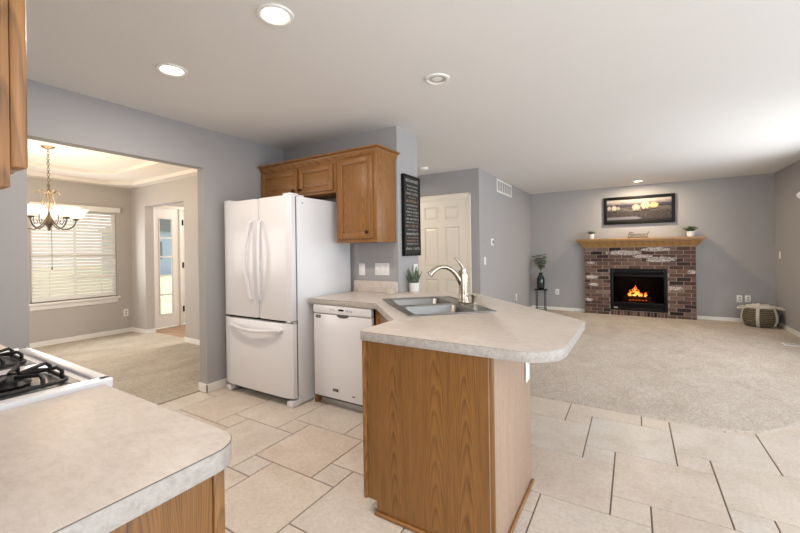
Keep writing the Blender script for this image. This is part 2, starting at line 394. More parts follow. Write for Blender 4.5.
# dining room shell
box_struct('wall_dining_window', [(-7.24, -7.10, -.05, 1.80, 0, 2.6), (-7.24, -7.10, 2.84, 3.2, 0, 2.6), (-7.24, -7.10, 1.80, 2.84, 0, .62), (-7.24, -7.10, 1.80, 2.84, 2.0, 2.6)], M['dwall'])
box_struct('wall_dining_north', [(-7.10, -6.65, 3.05, 3.18, 0, 2.6), (-5.52, -3.475, 3.05, 3.18, 0, 2.6), (-6.65, -5.52, 3.05, 3.18, 2.05, 2.6)], M['dwall'])
box_struct('wall_dining_south', [(-7.10, -3.50, -.15, -.05, 0, 2.6)], M['dwall'])
# tray ceiling in two octagonal steps
def octo(x0, x1, y0, y1, c): return [(x0+c, y0), (x1-c, y0), (x1, y0+c), (x1, y1-c), (x1-c, y1), (x0+c, y1), (x0, y1-c), (x0, y0+c)]
def rect8(x0, x1, y0, y1, P):   # the outer rectangle sampled at eight points matching an octagon
    return [(P[0][0], y0), (P[1][0], y0), (x1, P[2][1]), (x1, P[3][1]), (P[4][0], y1), (P[5][0], y1), (x0, P[6][1]), (x0, P[7][1])]
b = bmesh.new()
O1 = octo(-6.90, -3.70, .15, 2.90, .24); O2 = octo(-6.45, -4.15, .58, 2.48, .24)
R1 = rect8(-7.1, -3.5, -.05, 3.05, O1)
def ring(b, A, za, D, zd):
    va = [b.verts.new((x, y, za)) for x, y in A]; vd = [b.verts.new((x, y, zd)) for x, y in D]
    for i in range(8): b.faces.new((va[i], va[(i+1) % 8], vd[(i+1) % 8], vd[i]))
ring(b, R1, 2.37, O1, 2.37); ring(b, O1, 2.37, O1, 2.42); ring(b, O1, 2.42, O2, 2.42); ring(b, O2, 2.42, O2, 2.465)
vs = [b.verts.new((x, y, 2.465)) for x, y in O2]; b.faces.new(vs)
for x, y, i, j in ((-7.1, -.05, 0, 7), (-3.5, -.05, 1, 2), (-3.5, 3.05, 3, 4), (-7.1, 3.05, 5, 6)):
    b.faces.new([b.verts.new((x, y, 2.37)), b.verts.new((*R1[i], 2.37)), b.verts.new((*R1[j], 2.37))])
bmesh.ops.remove_doubles(b, verts=b.verts[:], dist=1e-4)
for (A, D, z) in ((R1, None, 2.62),):
    top = [b.verts.new((x, y, 2.62)) for x, y in ((-7.1, -.05), (-3.5, -.05), (-3.5, 3.05), (-7.1, 3.05))]; b.faces.new(top)
mb = MB(); mb._take(b); o = struct(mb, 'ceiling', M['dceil'])
# foyer shell
XE = -6.88
box_struct('wall_entry', [(XE-.14, XE, 3.18, 3.27, 0, 2.6), (XE-.14, XE, 4.75, 5.4, 0, 2.6), (XE-.14, XE, 3.27, 4.75, 2.12, 2.6)], M['dwall'])
box_struct('ceiling', [(-6.95, -4.6, 3.18, 5.4, 2.44, 2.5)], M['dceil'])

# baseboards
def base(name, segs, m=None):
    mb = MB()
    for (x0, x1, y0, y1) in segs: mb.box(x0, x1, y0, y1, 0, .078, .003)
    return struct(mb, name, m or M['trim'])
base('baseboard_left', [(XL, XL+.012, 2.038, 2.30), (-3.487, XL+.012, 2.038, 2.05), (XL, XL+.012, -.15, .86), (-3.487, -3.475, 2.05, 3.036)])
base('baseboard_far', [(XS, -.83, YF-.014, YF), (.935, XR, YF-.014, YF)])
base('baseboard_right', [(XR-.014, XR, 4.3, YF-.014)])
base('baseboard_family_left', [(XS, XS+.014, YD+.0, YF-.014)])
base('baseboard_dining', [(-7.1, -7.086, -.05, 3.05), (-7.086, -6.636, 3.036, 3.05), (-6.65, -6.636, 3.05, 3.194), (-5.534, -3.514, 3.036, 3.05), (-5.534, -5.52, 3.05, 3.18)])
# dining opening: thin drywall bead reads as painted edge
# ------------------------------------------------------------ dining window
wn = bpy.data.objects.new('window_1', None); C.objects.link(wn); wn.location = (-7.1, 2.31, .62); MW[wn.name] = Matrix.Translation(wn.location); wn['kind'] = 'structure'
mb = MB()
for (y0, y1, z0, z1) in ((1.80, 1.84, .62, 2.0), (2.80, 2.84, .62, 2.0), (1.84, 2.80, .62, .665), (1.84, 2.80, 1.955, 2.0), (1.84, 2.80, 1.265, 1.315), (2.312, 2.328, .665, 1.955)):
    mb.box(-7.20, -7.15, y0, y1, z0, z1, .003)
mb.build('window_frame', M['trim'], wn)
mb = MB(); mb.box(-7.178, -7.172, 1.84, 2.80, .665, 1.955); mb.build('window_pane', M['glass'], wn)
mb = MB(); mb.box(-7.15, -7.06, 1.77, 2.87, .588, .62, .006); mb.box(-7.10, -7.088, 1.79, 2.85, .52, .588, .004); mb.build('window_sill', M['trim'], wn)
bl = thing('window_blind', 'white slatted horizontal blind covering the dining room window', 'blind', (-7.10, 2.31, .63))
mb = MB(); mb.box(-7.10, -7.04, 1.79, 2.875, 1.955, 2.03, .006); mb.build('valance', M['trim'], bl)
mb = MB(); n = 27
for i in range(n):
    z = .68 + i*(1.95-.68)/(n-1)*.985
    mb.box(-.024, .024, -.505, .505, -.0012, .0012, T=Matrix.Translation((-7.115, 2.32, z)) @ Matrix.Rotation(radians(54), 4, 'Y'))
mb.build('slats', M['trim'], bl, 0)
mb = MB(); mb.box(-7.14, -7.09, 1.815, 2.825, .635, .655, .004); mb.build('bottom_rail', M['trim'], bl)
for y in (2.0, 2.31, 2.62):
    mb = MB(); mb.tube([(-7.088, y, .65), (-7.088, y, 1.96)], .0025, 5); mb.build('ladder_cord', M['trim'], bl)
mb = MB(); mb.tube([(-7.045, 2.02, 1.96), (-7.045, 2.02, 1.12)], .003, 6); mb.lathe([(.003, 0), (.009, .01), (.006, .04), (.002, .05)], (-7.045, 2.02, 1.08), 8); mb.build('pull_cord', M['bronze'], bl)

# ------------------------------------------------------------ entry door and sidelight
d = bpy.data.objects.new('door_2', None); C.objects.link(d); d.location = (XE, 3.5, 0); MW[d.name] = Matrix.Translation(d.location); d['kind'] = 'structure'
mb = MB()
for (y0, y1, z0, z1) in ((3.27, 3.31, 0, 2.12), (4.70, 4.75, 0, 2.12), (3.31, 4.70, 2.07, 2.12), (3.715, 3.765, .0, 2.07)): mb.box(XE-.12, XE+.008, y0, y1, z0, z1, .003)
mb.build('door_frame', M['trim'], d)
mb = MB()
for (y0, y1, z0, z1) in ((3.31, 3.39, .02, 2.07), (3.60, 3.715, .02, 2.07), (3.39, 3.60, .02, .25), (3.39, 3.60, 1.89, 2.07)): mb.box(XE-.06, XE-.02, y0, y1, z0, z1)
for z in (.58, .91, 1.235, 1.56): mb.box(XE-.048, XE-.012, 3.39, 3.60, z-.013, z+.013)
for (y0, y1, z0, z1) in ((3.378, 3.392, .238, 1.902), (3.598, 3.612, .238, 1.902), (3.392, 3.598, .238, .252), (3.392, 3.598, 1.888, 1.902)): mb.box(XE-.03, XE-.008, y0, y1, z0, z1, .003)
mb.build('sidelight', M['trim'], d)
mb = MB(); mb.box(XE-.04, XE-.036, 3.39, 3.60, .25, 1.89); mb.build('sidelight_pane', M['glass'], d)
mb = MB(); mb.box(XE-.07, XE-.025, 3.775, 4.70, .03, 2.07, .002)
for (y0, y1) in ((3.90, 4.19), (4.28, 4.57)):
    for z0, z1 in ((.25, .85), (1.0, 1.6), (1.7, 1.92)): mb.frust(-y1, -y0, z0, z1, 0, -.010, .02, Matrix.Translation((XE-.025, 0, 0)) @ Matrix.Rotation(pi/2, 4, 'Z') @ Matrix.Scale(-1, 4, (1, 0, 0)))
mb.build('door_panel', M['trim'], d)
for z in (.30, 1.08, 1.84):
    mb = MB(); mb.box(XE-.024, XE+.014, 3.755, 3.785, z-.05, z+.05, .003); mb.build('hinge', M['black'], d)
mb = MB(); mb.lathe([(.025, 0), (.025, .01), (.012, .015), (.012, .04), (.028, .05), (.028, .07), (.01, .08)], n=16, T=Matrix.Translation((XE-.025, 4.62, 1.0)) @ Matrix.Rotation(pi/2, 4, 'Y')); mb.build('door_knob', M['nickel'], d)
tag(MB().box(XE+.06, XE+.5, 3.85, 4.6, .006, .016, .004).build('door_mat', M['darkplastic']), 'dark grey mat on the foyer floor at the entry door', 'mat')
# outdoors seen through the glass
o = MB().box(-60, -7.4, -30, 40, -.5, -.3).build('ground', M['lawn']); o['kind'] = 'structure'
hs = thing('neighbor_house', 'pale blue house across the lawn seen through the sidelight', 'house', (-30, 17.2, -.3))
MB().box(-35, -30, 13, 21, -.35, 3.0).build('wall', M['siding'], hs, 0)
MB().prism([(0, 0), (9, 0), (4.5, 2.2)], 0, 5.6, T=Matrix.Translation((-35.3, 12.5, 3.0)) @ Matrix(((0, 0, 1, 0), (1, 0, 0, 0), (0, 1, 0, 0), (0, 0, 0, 1)))).build('roof', M['roof'], hs, 0)
for y in (14.4, 17.2, 19.6): MB().box(-30, -29.95, y-.5, y+.5, .9, 2.2).build('window', M['roof'], hs, 0)

# ------------------------------------------------------------ hall closet door
d = bpy.data.objects.new('door_1', None); C.objects.link(d); d.location = (-2.44, YD, 0); MW[d.name] = Matrix.Translation(d.location); d['kind'] = 'structure'
x0, x1, zt = -2.825, -2.05, 2.02
mb = MB()
for (a, b, c, e) in ((x1, x1+.072, 0, zt), (x0-.072, x0, 0, zt), (x0-.072, x1+.072, zt, zt+.085)):
    mb.box(a, b, YD-.018, YD, c, e, .005); 
for (a, b, c, e) in ((x1+.045, x1+.072, 0, zt+.085), (x0-.072, x0-.045, 0, zt+.085), (x0-.072, x1+.072, zt+.06, zt+.085)): mb.box(a, b, YD-.026, YD-.01, c, e, .004)
mb.build('door_casing', M['door'], d)
mb = MB(); mb.box(x0, x1, YD-.003, YD+.0, .01, zt)
cols = ((x0+.105, -2.497), (-2.379, x1-.105)); rows = ((.20, .85), (1.03, 1.62), (1.735, 1.925))
xs = [x0, cols[0][0], cols[0][1], cols[1][0], cols[1][1], x1]
for a, b in ((xs[0], xs[1]), (xs[2], xs[3]), (xs[4], xs[5])): mb.box(a, b, YD-.020, YD-.002, .01, zt)
for c in cols:
    zz = [.01] + [z for r_ in rows for z in r_] + [zt]
    for i in range(0, len(zz), 2): mb.box(c[0], c[1], YD-.020, YD-.002, zz[i], zz[i+1])
    for r_ in rows: mb.frust(c[0]+.012, c[1]-.012, r_[0]+.012, r_[1]-.012, YD-.004, YD-.0135, .026)
mb.build('door_panel', M['door'], d, 0)
mb = MB(); mb.lathe([(.026, 0), (.026, .008), (.012, .012), (.012, .035), (.027, .045), (.029, .06), (.02, .072), (.001, .075)], n=20, T=Matrix.Translation((x1-.07, YD-.014, .96)) @ Matrix.Rotation(pi/2, 4, 'X')); mb.build('door_knob', M['bronze'], d)

# ------------------------------------------------------------ ceiling fittings
def downlight(x, y, r, label, lit=True, e=14, warm=WARM):
    t_ = thing('recessed_downlight', label, 'ceiling light', (x, y, H), group='round recessed ceiling lights')
    MB().lathe([(r*.70, 0), (r*.70, -.004), (r*.80, -.010), (r*.97, -.008), (r, -.003), (r, 0)], (x, y, H), 40, caps=False).build('trim_ring', M['plastic'], t_)
    if lit:
        MB().lathe([(.001, -.0045), (r*.68, -.004), (r*.68, 0), (.001, 0)], (x, y, H), 36).build('lens', M['bulb'], t_)
        lamp('downlight_lamp', 'AREA', (x, y, H-.014), e, warm, r*1.4)
    else:
        MB().lathe([(.001, -.001), (r*.74, -.001), (r*.74, 0), (.001, 0)], (x, y, H), 36).build('lens', M['offlens'], t_)
        MB().lathe([(.001, -.004), (r*.36, -.004), (r*.40, -.001), (.001, -.001)], (x-.0, y, H), 36).build('bulb', M['plastic'], t_)
    return t_
downlight(-2.456, 1.295, .088, 'lit round downlight nearest the dining room opening', e=13)
downlight(-1.47, 1.268, .088, 'lit round downlight at the top of the photo, largest of the ceiling lights', e=13)
downlight(-1.115, 2.33, .084, 'unlit round downlight in the ceiling above the sink', False)
downlight(.085, 7.84, .085, 'lit round downlight above the picture and the fireplace', e=24, warm=(1, .82, .58))
tag(MB().lathe([(.001, -.035), (.045, -.035), (.062, -.025), (.068, -.008), (.068, 0), (.001, 0)], (-2.50, 4.73, H), 28).build('smoke_detector', M['plastic']), 'white round smoke detector on the hall ceiling', 'smoke detector')

fl = thing('foyer_fill_light', 'added unseen ceiling light brightening the foyer behind the dining room wall', 'ceiling light', (-5.6, 4.6, 2.44))
MB().lathe([(.001, -.02), (.15, -.02), (.155, 0), (.001, 0)], (-5.6, 4.6, 2.44), 32).build('base', M['nickel'], fl)
MB().lathe([(.001, -.09), (.07, -.08), (.12, -.05), (.14, -.02), (.001, -.02)], (-5.6, 4.6, 2.44), 32).build('glass_dome', M['frost'], fl)
lamp('foyer_fill_lamp', 'POINT', (-5.6, 4.6, 2.25), 45, WARM, .1)  # lamp and fixture added out of view to brighten the foyer
hl = thing('hall_ceiling_light', 'flush round ceiling light inside the hall behind the wall end', 'ceiling light', (-3.3, 4.3, H))
MB().lathe([(.001, -.02), (.15, -.02), (.155, 0), (.001, 0)], (-3.3, 4.3, H), 32).build('base', M['nickel'], hl)
MB().lathe([(.001, -.09), (.07, -.08), (.12, -.05), (.14, -.02), (.001, -.02)], (-3.3, 4.3, H), 32).build('glass_dome', M['frost'], hl)
lamp('hall_bulb', 'AREA', (-3.3, 4.3, H-.1), 16, WARM, .25)
# chandelier
cx, cy = -5.34, 1.51
MB().lathe([(.001, -.012), (.14, -.012), (.20, -.016), (.235, -.012), (.25, -.004), (.25, 0), (.001, 0)], (cx, cy, 2.465), 40).build('ceiling_medallion', M['dceil'])
tag(bpy.data.objects['ceiling_medallion'], 'cream round plaster medallion above the chandelier', 'medallion')
ch = thing('chandelier', 'bronze five-arm chandelier with frosted glass bowls hanging in the dining room', 'chandelier', (cx, cy, 1.55))
MB().lathe([(.001, -.03), (.02, -.028), (.05, -.015), (.062, -.004), (.062, 0), (.001, 0)], (cx, cy, 2.453), 24).build('canopy', M['bronze'], ch)
mb = MB(); z = 2.43; i = 0
while z > 2.04:
    T = Matrix.Translation((cx, cy, z-.018)) @ Matrix.Rotation(pi/2*(i % 2), 4, 'Z')
    mb.tube([(0.010*cos(a), 0, .019*sin(a)) for a in [2*pi*k/10 for k in range(10)]], .0030, 5, T, True); z -= .029; i += 1
mb.build('chain', M['bronze'], ch)
MB().lathe([(.004, .49), (.012, .47), (.008, .44), (.020, .42), (.010, .39), (.008, .2), (.014, .16), (.030, .12), (.042, .09), (.040, .06), (.02, .035), (.012, .02), (.018, .008), (.001, -.012)], (cx, cy, 1.56), 16).build('column', M['bronze'], ch)
for k in range(5):
    a = 2*pi*k/5 + .35
    R = Matrix.Translation((cx, cy, 0)) @ Matrix.Rotation(a, 4, 'Z')
    P = [(.03, 0, 1.66), (.07, 0, 1.60), (.12, 0, 1.565), (.175, 0, 1.575), (.215, 0, 1.61), (.235, 0, 1.655), (.235, 0, 1.69)]
    mb = MB(); mb.tube(P, .007, 6, R)
    mb.tube([(.01, 0, 1.99), (.035, 0, 1.93), (.05, 0, 1.86), (.085, 0, 1.78), (.12, 0, 1.72), (.13, 0, 1.66), (.11, 0, 1.62), (.09, 0, 1.64), (.1, 0, 1.665)], .0045, 5, R)
    mb.tube([(.01, 0, 1.95), (.04, 0, 1.96), (.07, 0, 1.985), (.095, 0, 1.98), (.10, 0, 1.955), (.085, 0, 1.945), (.078, 0, 1.96)], .0045, 5, R)
    mb.build('arm', M['bronze'], ch)
    c = R @ Vector((.235, 0, 1.69))
    MB().lathe([(.012, -.02), (.028, -.008), (.030, .0), (.012, .006)], c, 14).build('cup', M['bronze'], ch)
    MB().lathe([(.018, .004), (.052, .010), (.074, .030), (.084, .062), (.100, .092), (.118, .106), (.113, .107), (.096, .094), (.079, .062), (.068, .034), (.045, .017), (.016, .010)], c, 24, caps=False).build('glass_shade', M['frost'], ch)
    lamp('chandelier_bulb', 'POINT', (c.x, c.y, c.z+.13), 5.2, (1, .77, .50), .035)

# ------------------------------------------------------------ wall plates
def plate(kind, label, loc, rotz, wide=1, group=None):
    """local: plate faces -y"""
    t_ = thing('light_switch' if kind == 'switch' else 'wall_outlet', label, 'switch' if kind == 'switch' else 'outlet', loc, rotz, group)
    w = .036 + .023*(wide-1)
    MB().box(-w, w, -.006, 0, -.058, .058, .003).build('cover_plate', M['plastic'], t_, local=True)
    for i in range(wide):
        x = (i-(wide-1)/2)*.046
        if kind == 'switch': MB().box(x-.016, x+.016, -.010, -.005, -.032, .032, .002).build('rocker', M['plastic'], t_, local=True)
        else:
            for z in (-.020, .020):
                mb = MB(); mb.lathe([(.001, 0), (.0165, 0), (.0165, -.003), (.001, -.003)], n=18, T=Matrix.Translation((x, -.0055, z)) @ Matrix.Rotation(-pi/2, 4, 'X'))
                r_ = mb.build('receptacle', M['offlens'], t_, local=True)
                mb = MB(); mb.box(x-.007, x-.004, -.0100, -.0086, z-.004, z+.006); mb.box(x+.004, x+.007, -.0100, -.0086, z-.004, z+.006); mb.build('slots', M['darkplastic'], r_, 0, local=True)
    return t_
plate('switch', 'single white switch on the kitchen wall next to the refrigerator', (-2.272, YB, 1.105), 0)
plate('switch', 'wide white three-gang switch plate under the tall wall cabinet', (-2.035, YB, 1.11), 0, 3)
plate('switch', 'white switch on the wall end below the black sign, behind the snake plant', (XS, 3.315, 1.09), pi/2)
plate('switch', 'white switch on the family room wall below the thermostat', (XS, 5.40, 1.115), pi/2)
plate('outlet', 'white outlet low on the family room left wall above the countertop edge', (XS, 7.11, .395), pi/2)
plate('outlet', 'white outlet between the plant stand and the brick fireplace', (-1.345, YF, .39), 0)
plate('outlet', 'left one of the two white outlets above the basket', (1.50, YF, .40), 0)
plate('outlet', 'right one of the two white outlets above the basket', (1.605, YF, .405), 0)
plate('switch', 'white switch on the right wall above the basket corner', (XR, 8.13, 1.13), -pi/2)
plate('outlet', 'white outlet under the dining room window near the corner', (-7.10, 2.955, .333), pi/2)
plate('switch', 'narrow white switch high on the peninsula side under the countertop', (-.489, 2.07, .64), pi/2)
t_ = thing('thermostat', 'white square thermostat with dark display on the family room wall', 'thermostat', (XS, 5.72, 1.395), pi/2)
MB().box(-.055, .055, -.022, 0, -.055, .055, .012, 3).build('housing', M['plastic'], t_, local=True)
MB().box(-.022, .022, -.0235, -.021, -.024, .024, .004).build('display', M['darkplastic'], t_, local=True)
# return air grille
t_ = thing('wall_vent', 'white return air grille high on the family room left wall', 'vent', (XS, 6.44, 2.205), pi/2)
mb = MB()
for b in ((-.43, .43, 0, .028), (-.43, .43, .187, .215), (-.43, -.402, .028, .187), (.402, .43, .028, .187)): mb.box(b[0], b[1], -.012, 0, b[2], b[3], .003)
mb.build('frame', M['trim'], t_, local=True)
for i in range(5): MB().box(-.268+i*.134-.008, -.268+i*.134+.008, -.010, -.002, .028, .187, .002).build('divider', M['trim'], t_, local=True)
mb = MB()
for i in range(9): mb.box(-.402, .402, -.006, -.001, .034+i*.017, .040+i*.017)
mb.build('louvers', M['offlens'], t_, 0, local=True)
t_ = thing('floor_register', 'white metal floor register in the carpet near the right wall', 'vent', (1.76, 6.72, .016))
mb = MB(); mb.box(1.62, 1.92, 6.63, 6.79, .012, .022, .003); mb.build('frame', M['plastic'], t_)
mb = MB()
for i in range(10): mb.box(1.645+i*.027, 1.655+i*.027, 6.65, 6.77, .021, .0235)
mb.build('slots', M['gasket'], t_, 0)
t_ = thing('curtain_finial', 'small white ribbed curtain rod end on the right wall at the photo edge', 'curtain rod', (XR, 7.02, 1.92))
MB().lathe([(.03, 0), (.03, .01), (.012, .015), (.012, .06), (.001, .062)], n=16, T=Matrix.Translation((XR, 7.02, 1.94)) @ Matrix.Rotation(-pi/2, 4, 'Y')).build('bracket', M['plastic'], t_)
MB().lathe([(.012, -.03), (.03, -.025), (.042, 0), (.03, .012), (.05, .03), (.034, .045), (.046, .062), (.03, .08), (.012, .095), (.001, .1)], n=18, T=Matrix.Translation((XR-.05, 6.98, 1.94)) @ Matrix.Rotation(-pi/2, 4, 'X')).build('ribbed_end', M['plastic'], t_)

# ------------------------------------------------------------ wall sign
t_ = thing('wall_sign', 'tall black wall sign with rows of pale lettering beside the wall cabinet', 'sign', (XS, 3.215, 1.24), pi/2)
mb = MB(); mb.box(-.150, .150, -.028, 0, 0, .76, .002); mb.build('board', mat('black_sign_board', srgb(30, 29, 30), .6), t_, local=True)
mb = MB()
for b in ((-.158, .158, .75, .768), (-.158, .158, -.008, .01), (-.158, -.144, .01, .75), (.144, .158, .01, .75)): mb.box(b[0], b[1], -.034, 0, b[2], b[3], .003)
mb.build('frame', M['black'], t_, local=True)
cream = mat('cream_lettering', srgb(160, 156, 146), .7); tanm = mat('tan_lettering', srgb(160, 128, 100), .7)
rows = [(.045, .70, 0, .9), (.022, .655, 0, .8), (.018, .622, 0, .7), (.030, .580, 0, .85), (.018, .548, 1, .5), (.030, .508, 1, .9), (.022, .470, 0, .8), (.020, .438, 0, .7), (.024, .405, 0, .85), (.018, .376, 0, .8), (.028, .338, 0, .88), (.018, .308, 0, .85), (.030, .268, 1, .9), (.018, .238, 0, .7), (.034, .192, 0, .85), (.020, .160, 1, .85), (.020, .130, 1, .85), (.020, .100, 0, .8), (.036, .048, 0, .92)]
rnd = random.Random(3); mbs = [MB(), MB()]
for h_, z, ci, wf in rows:                       # unreadable hand-lettered rows: small strokes
    x = -.135*wf; w_ = h_*.5; mb = mbs[ci]
    while x < .135*wf:
        if rnd.random() < .16: x += w_*.9; continue
        k = rnd.randrange(4); lw = h_*.13; T = Matrix.Translation((x, -.0285, z))
        def bar(a, b, c, d_): mb.box(a, b, -.0008, .0008, c, d_, T=T)
        if k == 0: bar(0, lw, 0, h_*.8); bar(0, w_*.7, 0, lw); bar(0, w_*.7, h_*.35, h_*.35+lw)
        elif k == 1: bar(0, lw, 0, h_*.6); bar(w_*.6, w_*.6+lw, 0, h_*.6); bar(0, w_*.6, h_*.6-lw, h_*.6)
        elif k == 2: bar(w_*.3, w_*.3+lw, 0, h_*.85); bar(0, w_*.7, h_*.5, h_*.5+lw)
        else: bar(0, w_*.65, 0, lw); bar(0, w_*.65, h_*.6-lw, h_*.6); bar(0, lw, 0, h_*.6); bar(w_*.65-lw, w_*.65, 0, h_*.6)
        x += w_
mbs[0].build('lettering', cream, t_, 0, local=True); mbs[1].build('lettering', tanm, t_, 0, local=True)

# ------------------------------------------------------------ wall cabinets
def raised_door(mb, x0, x1, z0, z1, y, th=.02, st=.055, T=None):
    """door facing -y, its back at y"""
    mb.box(x0, x0+st, y-th, y, z0, z1, .004, T=T); mb.box(x1-st, x1, y-th, y, z0, z1, .004, T=T)
    mb.box(x0+st-.002, x1-st+.002, y-th, y, z0, z0+st, .004, T=T); mb.box(x0+st-.002, x1-st+.002, y-th, y, z1-st, z1, .004, T=T)
    mb.box(x0+st-.003, x1-st+.003, y-.008, y-.001, z0+st-.003, z1-st+.003, T=T)
    mb.frust(x0+st+.004, x1-st-.004, z0+st+.004, z1-st-.004, y-.008, y-th+.002, .028, T=T)
KN = [(.006, 0), (.006, .012), (.015, .018), (.016, .025), (.010, .031), (.001, .033)]
def knob(p, parent, T=None):
    return MB().lathe(KN, n=16, T=(T or Matrix.Identity(4)) @ Matrix.Translation(p) @ Matrix.Rotation(pi/2, 4, 'X')).build('knob', M['knob'], parent)
YC = 2.68
w1 = thing('wall_cabinet', 'short oak wall cabinet with two doors above the refrigerator', 'cabinet', (-2.84, 2.84, 1.83), group='oak wall cabinets on the kitchen wall')
mb = MB(); mb.box(-3.36, -2.325, YC, YB, 1.83, 2.14, .002); mb.build('body', M['oak'], w1)
for (a, b, kx) in ((-3.335, -2.812, -2.85), (-2.785, -2.352, -2.75)):
    mb = MB(); raised_door(mb, a, b, 1.852, 2.10, YC); dr = mb.build('door', M['oakx'], w1); knob((kx, YC-.02, 1.885), dr)
w2 = thing('wall_cabinet', 'tall oak wall cabinet with one door between refrigerator and black sign', 'cabinet', (-2.095, 2.84, 1.37), group='oak wall cabinets on the kitchen wall')
mb = MB(); mb.box(-2.323, -1.872, YC, YB, 1.37, 2.14, .002); mb.build('body', M['oak'], w2)
mb = MB(); raised_door(mb, -2.29, -1.905, 1.395, 2.115, YC); dr = mb.build('door', M['oak'], w2); knob((-1.955, YC-.02, 1.45), dr)
MB().box(-2.325, -1.868, YC-.004, YB, 1.362, 1.372, .002).build('bottom_rail', M['oakx'], w2)
def crown(path, z0, z1, out, m, name, parent, prof=((0, 0), (.15, .25), (.35, .4), (.5, .72), (.85, .8), (1, .86), (1, 1), (0, 1))):
    """profile swept along an open path of (x, y, normal) with mitred corners; prof = (outward, up)"""
    b = bmesh.new(); R_ = []
    for (x, y, nx, ny) in path: R_.append([b.verts.new((x+nx*o_*out, y+ny*o_*out, z0+(z1-z0)*u)) for o_, u in prof])
    for A, D in zip(R_, R_[1:]):
        for k in range(len(prof)): b.faces.new((A[k], A[(k+1) % len(prof)], D[(k+1) % len(prof)], D[k]))
    b.faces.new(R_[0]); b.faces.new(R_[-1]); bmesh.ops.recalc_face_normals(b, faces=b.faces[:])
    mb = MB(); mb._take(b); return mb.build(name, m, parent, 30)
crown([(-3.36, YC, 0, -1), (-2.324, YC, 0, -1)], 2.112, 2.185, .055, M['oakx'], 'crown_molding', w1)
crown([(-2.323, YC, 0, -1), (-1.872, YC, 1, -1), (-1.872, YB-.001, 1, 0)], 2.112, 2.185, .055, M['oakx'], 'crown_molding', w2)

# foreground wall cabinet, top left
w3 = thing('wall_cabinet', 'oak wall cabinet end cut off by the left edge of the photo', 'cabinet', (-1.1, .03, 1.385))
mb = MB(); mb.box(-1.45, -.76, -.148, .1735, 1.382, 2.14, .001); mb.build('body', M['oak'], w3)
mb = MB(); T = Matrix.Rotation(pi, 4, 'Z'); raised_door(mb, .765, 1.10, 1.412, 2.12, -.1745, T=T); dr = mb.build('door', M['oak'], w3); knob((1.06, -.1945, 1.46), dr, T)
mb = MB(); raised_door(mb, 1.11, 1.44, 1.412, 2.12, -.1745, T=T); dr = mb.build('door', M['oak'], w3); knob((1.15, -.1945, 1.46), dr, T)

# ------------------------------------------------------------ refrigerator
fr = thing('refrigerator', 'white french-door refrigerator with bottom freezer against the grey wall', 'refrigerator', (-2.832, 2.58, 0))
FX0, FX1 = -3.285, -2.388
mb = MB(); mb.box(FX0+.004, FX1-.001, 2.255, 2.955, .035, 1.752, .006); mb.build('body', M['applside'], fr)
mb = MB(); mb.box(FX0+.01, FX1-.01, 2.235, 2.256, .075, 1.745); mb.build('gasket', M['gasket'], fr)
def bowed(mb, x0, x1, z0, z1, yb, yf, bow=.018, n=14, r=.016):
    """door slab whose front bows outwards"""
    b = bmesh.new(); cxm = (x0+x1)/2; hw = (x1-x0)/2; P = [(x1, yb), (x0, yb)]
    F = []
    for i in range(n+1):
        u = -1+2*i/n; x = cxm+u*hw; e = max(0, abs(u)*hw-(hw-r))
        y = yf + bow*u*u + (r - math.sqrt(max(0, r*r-e*e)))
        F.append((x, y))
    mb.prism(P+F, z0, z1, .006, 2); 
for (a, b, hx, sgn) in ((FX0, -2.802, -2.862, 1), (-2.797, FX1, -2.745, -1)):
    mb = MB(); bowed(mb, a, b, .713, 1.755, 2.236, 2.172, .006); dr = mb.build('door', M['appl'], fr)
    P = [(hx, 2.176, 1.56), (hx, 2.150, 1.545)] + [(hx + sgn*.0, 2.150-.034*sin(pi*k/10), 1.545-.66*k/10) for k in range(1, 10)] + [(hx, 2.150, .885), (hx, 2.176, .868)]
    P = [(p[0] - sgn*.03*sin(pi*(1.56-p[2])/.69), p[1], p[2]) for p in P]
    mb = MB(); mb.tube(P, [.010]+[.0145]*(len(P)-2)+[.010], 10); mb.build('handle', M['appl'], dr)
mb = MB(); bowed(mb, FX0, FX1, .075, .690, 2.236, 2.170, .008); dr = mb.build('freezer_drawer', M['appl'], fr)
P = [(-3.165, 2.175, .635), (-3.150, 2.150, .632)] + [(-3.15+.64*k/12, 2.150-.035*sin(pi*k/12), .632-.02*sin(pi*k/12)) for k in range(1, 12)] + [(-2.51, 2.150, .632), (-2.495, 2.175, .635)]
mb = MB(); mb.tube(P, .016, 10); mb.build('handle', M['appl'], dr)
mb = MB(); mb.box(FX0+.03, FX1-.03, 2.215, 2.25, .692, .711); mb.build('divider', M['black'], fr)
mb = MB(); mb.box(FX1-.075, FX1+.004, 2.19, 2.25, .692, .712, .003); mb.build('middle_hinge', M['chrome'], fr)
for x in (FX0+.045, FX1-.05):
    mb = MB(); mb.box(x-.045, x+.045, 2.185, 2.29, 1.752, 1.775, .010, 3); mb.box(x-.02, x+.04, 2.29, 2.35, 1.752, 1.766, .005); mb.build('hinge_cover', M['appl'], fr)
mb = MB(); mb.box(FX0+.05, FX1-.05, 2.232, 2.262, .030, .072, .004); mb.build('kick_grille', M['gasket'], fr)
for x in (FX0+.04, FX1-.035):
    MB().box(x-.038, x+.034, 2.185, 2.30, .002, .052, .008).build('foot', M['appl'], fr); MB().lathe([(.018, 0), (.018, .036), (.001, .036)], (x, 2.85, 0), 12).build('roller', M['black'], fr)
mb = MB(); mb.box(FX1-.034, FX1-.002, 2.19, 2.94, .006, .05, .004); mb.build('side_rail', M['applside'], fr)
